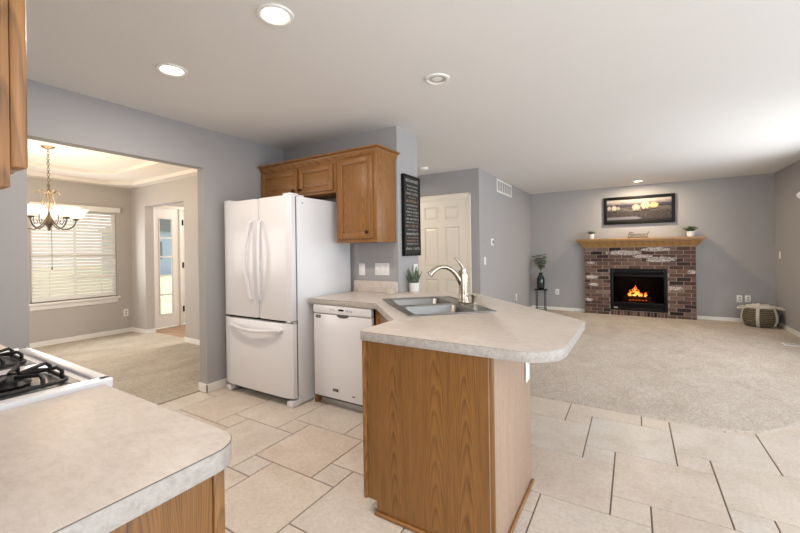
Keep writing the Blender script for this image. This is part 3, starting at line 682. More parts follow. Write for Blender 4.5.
mb = MB(); mb.lathe([(.001, 0), (.022, 0), (.020, .003), (.001, .004)], n=24, sy=.5, T=Matrix.Translation((-2.49, 2.178, 1.668)) @ Matrix.Rotation(pi/2, 4, 'X')); mb.box(-.03, .03, -.001, .004, -.004, .004, T=Matrix.Translation((-2.485, 2.1765, 1.668))); mb.build('badge', M['gasket'], fr)
mb = MB(); mb.lathe([(.006, 0), (.006, .003), (.001, .003)], n=12, T=Matrix.Translation((FX1-.001, 2.32, 1.700)) @ Matrix.Rotation(pi/2, 4, 'Y')); mb.build('screw_cap', M['darkplastic'], fr)

# ------------------------------------------------------------ dishwasher
dw = thing('dishwasher', 'white built-in dishwasher under the countertop beside the refrigerator', 'dishwasher', (-2.0, 2.65, 0))
mb = MB(); mb.box(-2.305, -1.705, 2.40, 2.95, .05, .838, .002); mb.build('body', M['gasket'], dw)
mb = MB(); mb.box(-2.308, -1.703, 2.352, 2.402, .085, .768, .006); dr = mb.build('door', M['appl'], dw)
mb = MB(); mb.box(-2.308, -1.703, 2.346, 2.402, .773, .842, .007)
cp = mb.build('control_panel', M['appl'], dw)
mb = MB(); mb.lathe([(.001, 0), (.06, 0), (.062, .0015), (.055, .003), (.001, .003)], n=28, sy=.36, T=Matrix.Translation((-1.99, 2.352, .768)) @ Matrix.Rotation(pi/2, 4, 'X')); mb.build('pull_recess', M['gasket'], dr)
mb = MB(); mb.box(-2.03, -1.975, 2.3445, 2.347, .803, .818); mb.build('display', M['black'], cp, 0)
mb = MB()
for i in range(4): mb.box(-1.955+i*.018, -1.945+i*.018, 2.3448, 2.347, .802, .808); mb.box(-1.955+i*.018, -1.949+i*.018, 2.3448, 2.347, .812, .816)
for i in range(2): mb.box(-2.12+i*.03, -2.110+i*.03, 2.3448, 2.347, .806, .812)
mb.build('buttons', M['gasket'], cp, 0)
for (a, b, z0, z1) in ((-2.283, -2.228, .733, .757), (-2.105, -2.045, .145, .167)):
    mb = MB(); mb.box(a, b, 2.3505, 2.353, z0, z1, .001); bd = mb.build('badge', M['darkplastic'], dr)
    mb = MB()
    for i in range(5): mb.box(a+.008+i*.008, a+.013+i*.008, 2.350, 2.3508, z0+.009, z1-.007)
    mb.build('lettering', M['offlens'], bd, 0)
mb = MB(); mb.lathe([(.001, 0), (.018, 0), (.016, .002), (.001, .002)], n=20, sy=.3, T=Matrix.Translation((-1.89, 2.352, .135)) @ Matrix.Rotation(pi/2, 4, 'X')); mb.build('badge', M['gasket'], dr)
mb = MB(); mb.box(-2.30, -1.71, 2.43, 2.45, 0, .075, .002); mb.build('kick_plate', M['offlens'], dw)
for x in (-2.26, -1.75):
    MB().lathe([(.015, 0), (.015, .06), (.001, .06)], (x, 2.88, 0), 12).build('foot', M['black'], dw)

# ------------------------------------------------------------ base cabinets and countertop
def wallring(mb, poly, z0, z1, th=.018, skip=()):
    n = len(poly); cxx = sum(p[0] for p in poly)/n; cyy = sum(p[1] for p in poly)/n
    for i in range(n):
        if i in skip: continue
        a = Vector(poly[i]); b = Vector(poly[(i+1) % n]); d_ = (b-a); L = d_.length; ang = math.atan2(d_.y, d_.x)
        T = Matrix.Translation((a.x, a.y, 0)) @ Matrix.Rotation(ang, 4, 'Z')
        mb.box(0, L, 0, th, z0, z1, T=T)       # poly is counter-clockwise: inside lies to the left
TOP, UND = .89, .845
# narrow filler beside the dishwasher
MB().box(-2.338, -2.312, 2.385, 2.97, 0, UND, .002).build('cabinet_filler', M['oak'])
tag(bpy.data.objects['cabinet_filler'], 'narrow oak filler strip between the dishwasher and the refrigerator', 'cabinet')
pc = thing('peninsula_cabinet', 'oak peninsula end cabinet with a plain back panel facing the camera', 'cabinet', (-.83, 1.83, 0))
mb = MB(); P = [(-1.135, 1.524), (-.512, 1.524), (-.512, 2.150), (-.78, 2.150), (-1.135, 1.865)]
wallring(mb, P, .068, UND-.001, skip=(0, 1)); mb.build('body', M['oak'], pc)
mb = MB(); wallring(mb, [(-1.078, 1.53), (-.52, 1.53), (-.52, 2.14), (-.8, 2.14), (-1.078, 1.9)], 0, .067); mb.build('toe_kick', M['oak'], pc)
mb = MB(); mb.prism([(-1.145, .067), (-1.078, .067), (-1.078, 0), (-.497, 0), (-.497, UND-.001), (-1.145, UND-.001)], 0, .014, T=Matrix.Translation((0, 1.524, 0)) @ Matrix.Rotation(pi/2, 4, 'X')); mb.build('back_panel', M['oakpanel'], pc, 0)
mb = MB(); mb.box(-1.150, -1.132, 1.500, 1.835, .067, UND-.001, .002); mb.build('face_stile', M['oak'], pc)
mb = MB(); mb.box(-.512, -.492, 1.506, 2.152, 0, UND-.001, .002); mb.build('side_panel', M['oaklit'], pc)
mb = MB(); mb.box(-.505, -.488, 1.500, 1.514, 0, UND-.001, .002); mb.build('corner_bead', M['oakpanel'], pc)
mb = MB(); mb.box(-1.088, -.480, 1.496, 1.511, .001, .020, .006, 3); mb.build('shoe_molding', M['oakx'], pc)
mb = MB(); mb.box(-.493, -.478, 1.496, 2.160, .001, .020, .006, 3); mb.build('shoe_molding', M['oaky'], pc)
sc = thing('sink_cabinet', 'angled oak sink base cabinet beside the dishwasher, mostly hidden under the countertop', 'cabinet', (-1.3, 2.5, 0))
P = [(-1.140, 1.875), (-.79, 2.155), (-.52, 2.158), (-1.34, 2.98), (-1.56, 3.18), (-1.848, 3.18), (-1.848, 2.985), (-1.698, 2.985), (-1.698, 2.372), (-1.63, 2.372)]
mb = MB(); wallring(mb, P, 0, UND-.001, skip=(0, 1)); mb.build('body', M['oak'], sc)
# diagonal front: from (-1.63,2.372) to (-1.14,1.875)
ang = math.atan2(1.875-2.372, -1.14+1.63); Tf = Matrix.Translation((-1.63, 2.372, 0)) @ Matrix.Rotation(ang, 4, 'Z')
mb = MB(); raised_door(mb, .07, .34, .11, .66, -.001, T=Tf); dr = mb.build('door', M['oak'], sc); knob((.31, -.021, .60), dr, Tf)
mb = MB(); raised_door(mb, .35, .63, .11, .66, -.001, T=Tf); dr = mb.build('door', M['oak'], sc); knob((.38, -.021, .60), dr, Tf)
mb = MB(); mb.box(.07, .63, -.021, -.001, .70, .83, .005, T=Tf); mb.build('false_drawer_front', M['oakx'], sc)

def rounded(poly, radii, n=8):
    out = []
    m_ = len(poly)
    for i, p in enumerate(poly):
        r = radii.get(i, 0); p = Vector(p)
        if not r: out.append(tuple(p)); continue
        a = (Vector(poly[i-1])-p).normalized(); b = (Vector(poly[(i+1) % m_])-p).normalized()
        th = a.angle(b); d_ = r/math.tan(th/2); s0 = p+a*d_; s1 = p+b*d_
        c = p + (a+b).normalized()*(r/sin(th/2))
        a0 = math.atan2(s0.y-c.y, s0.x-c.x); a1 = math.atan2(s1.y-c.y, s1.x-c.x)
        da = (a1-a0+pi) % (2*pi)-pi
        for k in range(n+1): out.append((c.x+r*cos(a0+da*k/n), c.y+r*sin(a0+da*k/n)))
    return out
sc_c = Vector((-1.235, 2.445)); u_ = Vector((.7071, -.7071)); v_ = Vector((.7071, .7071))
TS = Matrix.Translation((sc_c.x, sc_c.y, 0)) @ Matrix.Rotation(-pi/4, 4, 'Z')      # local x along the sink's long side, y to the faucet side
P = rounded([(-2.364, 2.352), (-1.650, 2.335), (-1.166, 1.825), (-1.166, 1.490), (-.235, 1.488), (-.226, 2.262), (-1.185, 3.245), (-1.852, 3.245), (-1.852, 2.968), (-1.858, 2.968), (-2.364, 2.968)],
            {3: .03, 4: .17, 5: .03})
mb = MB(); mb.prism(P, UND, TOP-.0022, .003, 2); mb.mi = 1; mb.prism(P, TOP-.0022, TOP-.0012); mb.mi = 2; mb.prism(P, TOP-.0012, TOP)
ct = mb.build('countertop', [M['lamedge'], M['bronze'], M['lam']], None, 30)
tag(ct, 'beige laminate countertop of the peninsula holding the sink', 'countertop')
cut = MB(TS).box(-.40, .40, -.255, .19, UND-.1, TOP+.1).build('cut', M['lam'])
md = ct.modifiers.new('b', 'BOOLEAN'); md.object = cut; md.operation = 'DIFFERENCE'; md.solver = 'EXACT'; md.use_self = True
bpy.context.view_layer.update()
me = bpy.data.meshes.new_from_object(ct.evaluated_get(bpy.context.evaluated_depsgraph_get()))
ct.modifiers.clear(); ct.data = me; bpy.data.objects.remove(cut)
MB().box(-2.364, -1.860, 2.968, 2.989, TOP, .996, .003).build('backsplash', M['lam'])
tag(bpy.data.objects['backsplash'], 'low beige laminate backsplash on the wall behind the countertop', 'backsplash')

# ------------------------------------------------------------ sink, faucet
sk = thing('kitchen_sink', 'stainless steel double-bowl drop-in sink set diagonally in the peninsula', 'sink', (sc_c.x, sc_c.y, TOP), -pi/4)
b = bmesh.new()
def rr(x0, x1, y0, y1, r, z, n=4):
    pts = []
    for (cx_, cy_, a0) in ((x1-r, y1-r, 0), (x0+r, y1-r, pi/2), (x0+r, y0+r, pi), (x1-r, y0+r, 3*pi/2)):
        for k in range(n+1): pts.append((cx_+r*cos(a0+pi/2*k/n), cy_+r*sin(a0+pi/2*k/n), z))
    return pts
mb = MB(TS)
# rim as eight-sided plates around the bowls
LX, LY0, LY1 = .42, -.285, .285
bowls = ((-.385, -.018, -.235, .165), (.018, .385, -.235, .165))
def plane_rim():
    for (x0, x1, y0, y1) in ((-LX, LX, LY0, -.235), (-LX, LX, .165, LY1), (-LX, -.385, -.235, .165), (.385, LX, -.235, .165), (-.018, .018, -.235, .165)):
        mb.box(x0, x1, y0, y1, TOP-.002, TOP+.005)
    for a, b_, c, d_ in ((-LX, LX, LY0, LY0+.012), (-LX, LX, LY1-.012, LY1), (-LX, -LX+.012, LY0, LY1), (LX-.012, LX, LY0, LY1)): mb.box(a, b_, c, d_, TOP+.0, TOP+.008, .003)
plane_rim(); rim = mb.build('rim', M['steel'], sk, 30)
for (x0, x1, y0, y1) in bowls:
    b = bmesh.new(); lv = [(0, .0, .03, TOP+.004), (.004, 0, .05, TOP-.01), (.012, 0, .06, TOP-.13), (.035, 0, .07, TOP-.17), (.10, 0, .06, TOP-.178)]
    R_ = [[b.verts.new(p) for p in rr(x0+i, x1-i, y0+i, y1-i, min(r, .06), z, 5)] for i, _, r, z in lv]
    for A, D in zip(R_, R_[1:]):
        for k in range(len(A)): b.faces.new((A[k], A[(k+1) % len(A)], D[(k+1) % len(A)], D[k]))
    b.faces.new(R_[-1])
    R2 = [[b.verts.new(p) for p in rr(x0+i-.002, x1-i+.002, y0+i-.002, y1-i+.002, min(r, .06), z-.003, 5)] for i, _, r, z in lv]
    for A, D in zip(R2, R2[1:]):
        for k in range(len(A)): b.faces.new((A[k], D[k], D[(k+1) % len(A)], A[(k+1) % len(A)]))
    b.faces.new(list(reversed(R2[-1])))
    for k in range(len(R_[0])): b.faces.new((R_[0][k], R2[0][k], R2[0][(k+1) % len(R_[0])], R_[0][(k+1) % len(R_[0])]))
    # square-ish corner fillers of the rim around the rounded bowl mouth
    mb = MB(TS); mb._take(b); bo = mb.build('bowl', M['steel'], sk, 50)
    mb = MB(TS); mb.lathe([(.001, 0), (.045, 0), (.045, .004), (.03, .003), (.001, .002)], ((x0+x1)/2, (y0+y1)/2, TOP-.1785), 24); mb.build('drain', M['chrome'], bo)
def onsink(a, b_): p = sc_c + u_*a + v_*b_; return p
fp = onsink(-.020, .250); fc = thing('faucet', 'brushed nickel pull-out faucet with top lever on the sink deck', 'faucet', (fp.x, fp.y, TOP+.0062), -pi/4)
fc.scale = (1, 1, 1.09)
def loc(mb, name, m, par): return mb.build(name, m, par, 40, local=True)
mb = MB(); mb.box(-.06, .06, -.026, .026, 0, .008, .004); mb.lathe([(.040, .006), (.040, .012), (.034, .02), (.033, .06), (.034, .15), (.035, .182), (.032, .196), (.012, .20), (.001, .20)], n=24); loc(mb, 'column', M['nickel'], fc)
P = [(0, -.012, .115), (0, -.035, .160), (0, -.062, .196), (0, -.095, .224), (0, -.130, .239), (0, -.165, .242), (0, -.200, .234), (0, -.228, .218), (0, -.252, .197)]
mb = MB(); mb.tube(P, [.020, .019, .017, .0155, .0145, .0145, .0155, .018, .0195], 14); loc(mb, 'spout', M['nickel'], fc)
mb = MB(); mb.lathe([(.022, 0), (.022, .01), (.018, .012), (.001, .012)], n=18, T=Matrix.Translation((0, -.251, .198)) @ Matrix.Rotation(pi*.77, 4, 'X')); loc(mb, 'spray_head', M['chrome'], fc)
mb = MB(); mb.lathe([(.022, .198), (.024, .215), (.019, .232), (.001, .236)], n=20); mb.tube([(0, .0, .228), (0, -.012, .246), (0, -.030, .270), (0, -.052, .292), (0, -.066, .300)], [.010, .011, .009, .007, .005], 10); loc(mb, 'lever', M['nickel'], fc)
sp = onsink(.165, .250); sd = thing('soap_dispenser', 'small brushed nickel soap dispenser pump beside the faucet', 'soap dispenser', (sp.x, sp.y, TOP+.0062), -pi/4)
mb = MB(); mb.lathe([(.024, 0), (.024, .006), (.018, .010), (.0175, .058), (.021, .064), (.021, .078), (.001, .08)], n=20); loc(mb, 'body', M['nickel'], sd)
mb = MB(); mb.tube([(0, 0, .072), (0, -.03, .074), (0, -.055, .070), (0, -.060, .062)], .007, 8); loc(mb, 'nozzle', M['nickel'], sd)

# snake plant on the counter
px, py = -1.79, 3.17
pl = thing('snake_plant', 'small snake plant in a white pot at the end of the countertop', 'plant', (px, py, TOP))
mb = MB(); mb.lathe([(.001, 0), (.042, 0), (.046, .004), (.050, .085), (.046, .086), (.043, .07), (.001, .07)], (px, py, TOP), 28); mb.build('pot', M['pot'], pl)
MB().lathe([(.001, 0), (.043, 0), (.043, .006), (.001, .008)], (px, py, TOP+.07), 20).build('soil', M['soil'], pl)
mb = MB(); rnd = random.Random(11)
for i in range(13):
    a = i*2.4; t = .12+.05*i; r = .006+.024*(i/13)
    mb.leaf((px+r*cos(a), py+r*sin(a), TOP+.074), (cos(a)*t*.9, sin(a)*t*.9, 1), .165-.006*i+.02*rnd.random(), .030, .05, rnd.random()*3, 6, .002)
mb.build('leaves', M['snake'], pl, 60)
# small stone-like soap dish beside it
t_ = thing('shell_dish', 'small cream stone ornament on the countertop beside the white pot', 'ornament', (-1.885, 2.905, TOP))
mb = MB(); mb.lathe([(.001, 0), (.048, 0), (.056, .010), (.050, .024), (.001, .026)], (-1.895, 2.90, TOP), 24, sy=.5); mb.build('base', M['strap'], t_)
mb = MB(); mb.lathe([(.001, .024), (.040, .024), (.046, .034), (.032, .048), (.001, .052)], (-1.90, 2.90, TOP), 24, sy=.5); mb.build('top', M['strap'], t_)

# ------------------------------------------------------------ foreground counter and range
lc = thing('base_cabinet', 'oak base cabinet end under the foreground countertop', 'cabinet', (-1.06, .2, 0))
MB().box(-1.350, -.768, -.145, .470, .068, UND-.001, .002).build('body', M['oak'], lc)
MB().box(-1.35, -.775, -.14, .40, 0, .068).build('toe_kick', M['oak'], lc)
MB().box(-.768, -.752, -.145, .466, 0.068, UND-.001, .001).build('end_panel', M['oakpanel'], lc)
MB().box(-.770, -.748, .468, .492, .068, UND-.001, .002).build('face_stile', M['oakpanel'], lc)
mb = MB(); T = Matrix.Rotation(pi, 4, 'Z'); raised_door(mb, .78, 1.34, .12, .66, -.472, T=T); dr = mb.build('door', M['oak'], lc); knob((.84, -.492, .6), dr, T)
mb = MB(); mb.box(.78, 1.34, -.492, -.472, .69, .82, .005, T=T); dr = mb.build('drawer', M['oakx'], lc); knob((1.06, -.492, .755), dr, T)
P = rounded([(-1.370, -.148), (-.708, -.148), (-.708, .512), (-1.370, .512)], {2: .065})
mb = MB(); mb.prism(P, UND, TOP-.0012, .003, 2)
o = mb.build('countertop', M['lamedge'], None, 30); tag(o, 'beige laminate countertop with rounded corner in the left foreground', 'countertop')
mb = MB(); mb.prism(rounded([(-1.370, -.147), (-.7074, -.147), (-.7074, .5126), (-1.370, .5126)], {2: .065}), TOP-.0024, TOP-.0006); mb.build('laminate_seam', M['bronze'], o, 0)
mb = MB(); mb.prism(rounded([(-1.370, -.148), (-.7085, -.148), (-.7085, .5115), (-1.370, .5115)], {2: .065}), TOP-.0012, TOP+.0004); mb.build('top_sheet', M['lam'], o, 0)
MB().box(-3.34, -2.165, -.145, .47, .0, UND-.001, .002).build('base_cabinet', M['oak'])
tag(bpy.data.objects['base_cabinet.001'], 'oak base cabinet hidden beyond the range in the left corner', 'cabinet')
MB().box(-3.36, -2.165, -.148, .512, UND, TOP, .003).build('countertop', M['lam'])
tag(bpy.data.objects['countertop.002'], 'small piece of beige countertop beyond the far side of the range', 'countertop')

rg = thing('gas_range', 'white gas range with black cast iron grates at the left edge', 'range', (-1.76, .2, 0))
RX0, RX1, RZ = -2.158, -1.376, .896
mb = MB(); mb.box(RX0+.004, RX1-.004, -.145, .50, .03, RZ-.02, .004); mb.build('body', M['appl'], rg)
mb = MB(); mb.box(RX0, RX1, -.145, .536, RZ-.028, RZ, .010, 3)
for (a, b, c, d_) in ((RX0, RX1, .500, .536), (RX1-.034, RX1+.004, -.145, .536), (RX0-.002, RX0+.034, -.145, .536)): mb.box(a, b, c, d_, RZ-.022, RZ+.010, .007, 3)
ck = mb.build('cooktop', M['appl'], rg)
for k, (bx, by) in enumerate(((-1.575, .345), (-1.955, .345), (-1.575, .02), (-1.955, .02))):
    mb = MB(); mb.box(bx-.125, bx+.125, by-.135, by+.135, RZ-.001, RZ+.0015, .001); wl = mb.build('burner_well', mat('brushed_burner_pan', srgb(110, 106, 104), .35, .8), ck, 0)
    mb = MB(); mb.lathe([(.05, 0), (.055, .008), (.045, .016), (.038, .018), (.038, .024), (.030, .028), (.001, .028)], (bx, by, RZ+.001), 28); mb.build('burner_cap', M['iron'], ck)
    mb = MB(); g_ = .112; zt_ = RZ+.036; zl = RZ+.004
    for sx_ in (-1, 1):
        for sy_ in (-1, 1):
            mb.tube([(bx+sx_*g_, by+sy_*g_*.45, zl), (bx+sx_*g_, by+sy_*g_*.45, zt_-.008), (bx+sx_*(g_-.012), by+sy_*g_*.43, zt_+.004), (bx+sx_*.03, by+sy_*.012, zt_-.004)], .0058, 8)
            mb.tube([(bx+sx_*g_*.45, by+sy_*g_, zl), (bx+sx_*g_*.45, by+sy_*g_, zt_-.008), (bx+sx_*g_*.43, by+sy_*(g_-.012), zt_+.004), (bx+sx_*.012, by+sy_*.03, zt_-.004)], .0058, 8)
    sq = rr(bx-g_, bx+g_, by-g_, by+g_, .03, zl+.006, 3); mb.tube(sq, .0058, 8, None, True)
    mb.build('grate', M['iron'], ck)
mb = MB(); mb.box(RX0+.01, RX1-.01, .502, .53, .14, .72, .006); dr = mb.build('oven_door', M['appl'], rg)
mb = MB(); mb.tube([(RX0+.07, .53, .67), (RX0+.07, .565, .67), (RX1-.07, .565, .67), (RX1-.07, .53, .67)], .010, 10); mb.build('handle', M['appl'], dr)
mb = MB(); mb.box(RX0+.13, RX1-.13, .5295, .5315, .28, .55, .001); mb.build('oven_window', M['black'], dr)
mb = MB(); mb.box(RX0+.01, RX1-.01, .502, .532, .735, .862, .006); cp = mb.build('control_panel', M['appl'], rg)
for i in range(5):
    MB().lathe([(.022, 0), (.022, .008), (.016, .012), (.014, .028), (.001, .03)], n=18, T=Matrix.Translation((RX0+.12+i*.136, .531, .80)) @ Matrix.Rotation(-pi/2, 4, 'X')).build('knob', M['appl'], cp)
mb = MB(); mb.box(RX0+.03, RX1-.03, -.12, .47, 0, .03, .003); mb.build('plinth', M['black'], rg)

# ------------------------------------------------------------ fireplace
fp_ = thing('fireplace', 'red-brown brick gas fireplace with oak mantel on the far wall', 'fireplace', (.05, YF, 0))
BX0, BX1, BY, BZ = -.815, .922, 8.235, 1.285
IX0, IX1, IZ0, IZ1 = -.378, .512, .112, .890
mb = MB(); mb.mi = 1
for b in ((BX0+.004, IX0+.01, 0, BZ), (IX1-.01, BX1-.004, 0, BZ), (IX0, IX1, IZ1-.01, BZ), (IX0, IX1, 0, IZ0-.005)): mb.box(b[0], b[1], BY+.008, YF, b[2], b[3])
mb.mi = 0; ch_ = BZ/19; g = .0062; rnd = random.Random(5)
for j in range(19):
    z0 = j*ch_+g*.6; z1 = (j+1)*ch_-g*.6; x = BX0 - (.105 if j % 2 else 0)
    while x < BX1:
        a, b = max(x, BX0), min(x+.208, BX1); x += .208
        segs = [(a, b)]
        zc = (z0+z1)/2
        if (z1 > IZ0-.06 or True) and z0 < IZ1-.012:
            segs = [(a, min(b, IX0)), (max(a, IX1), b)]
        for (p, q) in segs:
            if q-p > .03: mb.box(p+g, q-g, BY + rnd.uniform(-.002, .003), YF-.002, z0, z1)
n = 17
for i in range(n):
    w_ = (IX1-IX0)/n; a = IX0+i*w_
    mb.box(a+.004, a+w_-.004, BY+.002, YF-.002, .004, IZ0-.012)
mb.build('brick_surround', [M['brick'], M['mortar']], fp_, 0)
mn = crown([(BX0, YF-.001, -1, 0), (BX0, BY, -1, -1), (BX1, BY, 1, -1), (BX1, YF-.001, 1, 0)], BZ, 1.415, .12, M['mantel'], 'mantel', fp_, ((0, 0), (.12, .0), (.14, .16), (.30, .24), (.42, .42), (.66, .74), (.82, .86), (.84, 1), (0, 1)))
mb = MB(); mb.box(BX0, BX1, BY+.002, YF-.001, BZ, 1.415); mb.build('mantel_core', M['mantel'], mn, 0)
mb = MB(); mb.box(BX0-.128, BX1+.128, BY-.130, YF-.001, 1.415, 1.452, .006, 3); mb.build('mantel_shelf', M['mantel'], mn)
mb = MB()   # black steel frame, ring
for (a, b, c, e) in ((IX0, IX0+.05, IZ0, IZ1), (IX1-.05, IX1, IZ0, IZ1), (IX0+.05, IX1-.05, IZ1-.035, IZ1), (IX0+.05, IX1-.05, IZ0, IZ0+.03)): mb.box(a, b, BY-.018, BY+.06, c, e, .004)
mb.box(IX0+.05, IX1-.05, BY-.012, BY+.05, .745, .775, .003); mb.box(IX0+.05, IX1-.05, BY-.012, BY+.05, .235, .262, .003)
ins = mb.build('insert_frame', M['black'], fp_)
mb = MB()
for z in (.788, .808, .828, .846): mb.box(-.39, .39, -.004, .018, -.002, .002, T=Matrix.Translation(((IX0+IX1)/2, BY+.004, z)) @ Matrix.Rotation(radians(35), 4, 'X'))
mb.build('louvers', M['louver'], ins, 0)
mb = MB()
for z in (.152, .176, .200, .222): mb.box(-.39, .39, -.004, .018, -.002, .002, T=Matrix.Translation(((IX0+IX1)/2, BY+.004, z)) @ Matrix.Rotation(radians(35), 4, 'X'))
mb.build('louvers', M['louver'], ins, 0)
mb = MB(); fx0, fx1, fz0, fz1, fy1 = IX0+.03, IX1-.03, .15, .80, 8.72
mb.box(fx0, fx1, BY+.045, fy1, fz0-.02, fz0); mb.box(fx0, fx1, BY+.045, fy1, fz1, fz1+.02); mb.box(fx0, fx1, fy1, fy1+.02, fz0, fz1); mb.box(fx0-.0, fx0+.02, BY+.045, fy1, fz0, fz1); mb.box(fx1-.02, fx1, BY+.045, fy1, fz0, fz1)
mb.build('firebox', mat('sooty_firebox', srgb(14, 9, 9), .95), ins, 0)
mb = MB(); mb.box(IX0+.05, IX1-.05, BY+.02, BY+.024, .262, .745); mb.build('glass_front', M['fireglass'], ins, 0)
badge = MB().box(IX0+.055, IX0+.115, BY-.020, BY-.012, .150, .172, .002).build('badge', M['offlens'], ins)
lg = []
for (p, q, r) in (((-.16, 8.42, .33), (.30, 8.46, .33), .035), ((-.10, 8.50, .36), (.22, 8.40, .41), .030), ((.02, 8.38, .38), (.26, 8.52, .44), .026), ((-.20, 8.52, .33), (.02, 8.40, .43), .024)):
    P = [Vector(p).lerp(Vector(q), k/6) + Vector((0, 0, .008*sin(k*2.1))) for k in range(7)]
    MB().tube(P, [r*.85, r, r*1.08, r, r*1.05, r, r*.8], 10).build('log', M['log'], ins)
MB().box(-.22, .34, 8.34, 8.56, .26, .290, .01).build('burner_bed', M['log'], ins)
rnd = random.Random(9)
for i in range(11):
    x = -.07+.27*i/10+rnd.uniform(-.015, .015); y = 8.36+rnd.uniform(0, .10); h_ = (.05+.13*math.exp(-((i-3.2)/2.0)**2)+rnd.uniform(0, .03)); w_ = .012+.010*rnd.random()
    P = [(x+.014*sin(k*1.7+i), y, .37+h_*k/7) for k in range(8)]
    MB().tube(P, [w_*.5, w_, w_*1.15, w_, w_*.8, w_*.55, w_*.3, .002], 8).build('flame', M['flame'], ins, 60)
for i in range(6): MB().lathe([(.001, 0), (.014, .002), (.016, .012), (.001, .02)], (-.06+i*.05, 8.335, .288+.004*(i % 2)), 8).build('ember', M['ember'], ins)
lamp('gas_fire_glow', 'POINT', (.06, 8.40, .55), 2.2, (1, .35, .10), .06).data.energy = .9

# framed landscape above the mantel, canvas painted through a colour attribute
pc_ = thing('framed_picture', 'wide black-framed landscape print with pale trees above the mantel', 'picture', (.085, YF, 1.725))
PX0, PX1, PZ0, PZ1 = -.475, .645, 1.722, 2.240; PY = YF
mb = MB()
for (a, b, c, e) in ((PX0, PX0+.052, PZ0, PZ1), (PX1-.052, PX1, PZ0, PZ1), (PX0+.052, PX1-.052, PZ1-.052, PZ1), (PX0+.052, PX1-.052, PZ0, PZ0+.052)): mb.box(a, b, PY-.04, PY-.001, c, e, .004)
mb.build('frame', M['black'], pc_)
NX, NZ = 150, 60; b = bmesh.new(); vv = [[b.verts.new((PX0+.05+(PX1-PX0-.1)*i/NX, PY-.018, PZ0+.05+(PZ1-PZ0-.1)*j/NZ)) for i in range(NX+1)] for j in range(NZ+1)]
for j in range(NZ):
    for i in range(NX): b.faces.new((vv[j][i], vv[j][i+1], vv[j+1][i+1], vv[j+1][i]))
mb = MB(); mb._take(b); cv = mb.build('print', mat('landscape_print', (1, 1, 1, 1), .6), pc_, 0)
at = cv.data.color_attributes.new('paint', 'FLOAT_COLOR', 'POINT'); rnd = random.Random(2)
from mathutils import noise as mnoise
def lerp(a, b, t): return tuple(x+(y-x)*t for x, y in zip(a, b))
def paint(u, v):
    n1 = mnoise.fractal(Vector((u*9, v*20, 0)), 1, 2, 4); n2 = mnoise.fractal(Vector((u*30, v*60, 5)), 1, 2, 4)
    if v > .62:
        t = (v-.62)/.38; c = lerp((105, 100, 112), (214, 204, 196), min(1, max(0, t*1.4+n1*.25-.1)))
        if v < .78 and n1 > -.1: c = lerp(c, (84, 82, 92), .6)
    elif v > .45: c = lerp((150, 142, 136), (112, 106, 104), min(1, max(0, .5+n1)))
    else: c = lerp((92, 84, 84), (140, 132, 130), min(1, max(0, .4+n2*.8)))
    if v < .20 and u < .5+.1*n1 and v > .08: c = lerp(c, (176, 174, 182), .75)
    if v < .09: c = lerp(c, (60, 54, 54), .5)
    for (tu, tv, ru, rv, col) in ((.04, .62, .035, .11, (206, 196, 190)), (.12, .62, .05, .13, (212, 202, 194)), (.19, .60, .03, .09, (190, 180, 176)), (.47, .62, .07, .15, (214, 190, 176)), (.61, .69, .08, .17, (228, 206, 180)), (.74, .68, .08, .12, (236, 212, 160))):
        d2 = ((u-tu)/ru)**2+((v-tv)/rv)**2 + n2*.6
        if d2 < 1: c = lerp(c, col, min(1, (1-d2)*2.2))
        if abs(u-tu) < .006 and tv-rv*1.3 < v < tv-rv*.6: c = (60, 50, 48)
        if abs(u-tu) < ru*.8 and tv-rv*1.45 < v < tv-rv*1.1: c = lerp(c, (62, 56, 56), .6)
    return srgb(*[min(255, max(0, (q-128)*1.25+70)) for q in c])
for j in range(NZ+1):
    for i in range(NX+1): pass
for k, vtx in enumerate(cv.data.vertices):
    wx = vtx.co.x + MW[pc_.name].translation.x; wz = vtx.co.z + MW[pc_.name].translation.z
    at.data[k].color = paint((wx-PX0-.05)/(PX1-PX0-.1), (wz-PZ0-.05)/(PZ1-PZ0-.1))
t = NT(cv.data.materials[0]); an = t.n('ShaderNodeAttribute', attribute_name='paint'); t.col(an.outputs['Color'])
MB().box(PX0+.04, PX1-.04, PY-.016, PY-.002, PZ0+.04, PZ1-.04).build('backing', M['black'], pc_, 0)

# mantel objects
MT = 1.452
def succulent(x, y, r, h_, fol, label, m, n=22, seed=1):
    t_ = thing('potted_succulent', label, 'plant', (x, y, MT))
    MB().lathe([(.001, 0), (r*.78, 0), (r*.84, .004), (r, h_), (r*.92, h_), (r*.88, h_*.85), (.001, h_*.85)], (x, y, MT), 24).build('pot', M['pot'], t_)
    MB().lathe([(.001, 0), (r*.86, 0), (r*.8, .006), (.001, .008)], (x, y, MT+h_*.84), 16).build('soil', M['soil'], t_)
    mb = MB(); rd = random.Random(seed)
    for i in range(n):
        a = i*2.4; tl = .3+1.1*(i/n)
        mb.leaf((x+r*.3*cos(a)*i/n, y+r*.3*sin(a)*i/n, MT+h_*.88), (cos(a)*tl, sin(a)*tl, 1), fol*(.8+.3*rd.random()), .028, .25, 0, 4, .002)
    mb.build('leaves', m, t_, 60)
succulent(-.688, 8.20, .052, .095, .10, 'small grey-green succulent in a white pot at the left end of the mantel', M['dsucc'], 16, 3)
succulent(.846, 8.20, .060, .095, .125, 'bushy green succulent in a white pot at the right end of the mantel', M['succ'], 34, 4)
tx = bpy.data.curves.new('t', 'FONT'); tx.body = 'Blessed'; tx.size = .15; tx.shear = .35; tx.extrude = .004; tx.bevel_depth = .0012; tx.space_character = .9
to = bpy.data.objects.new('t', tx); C.objects.link(to); bpy.context.view_layer.update()
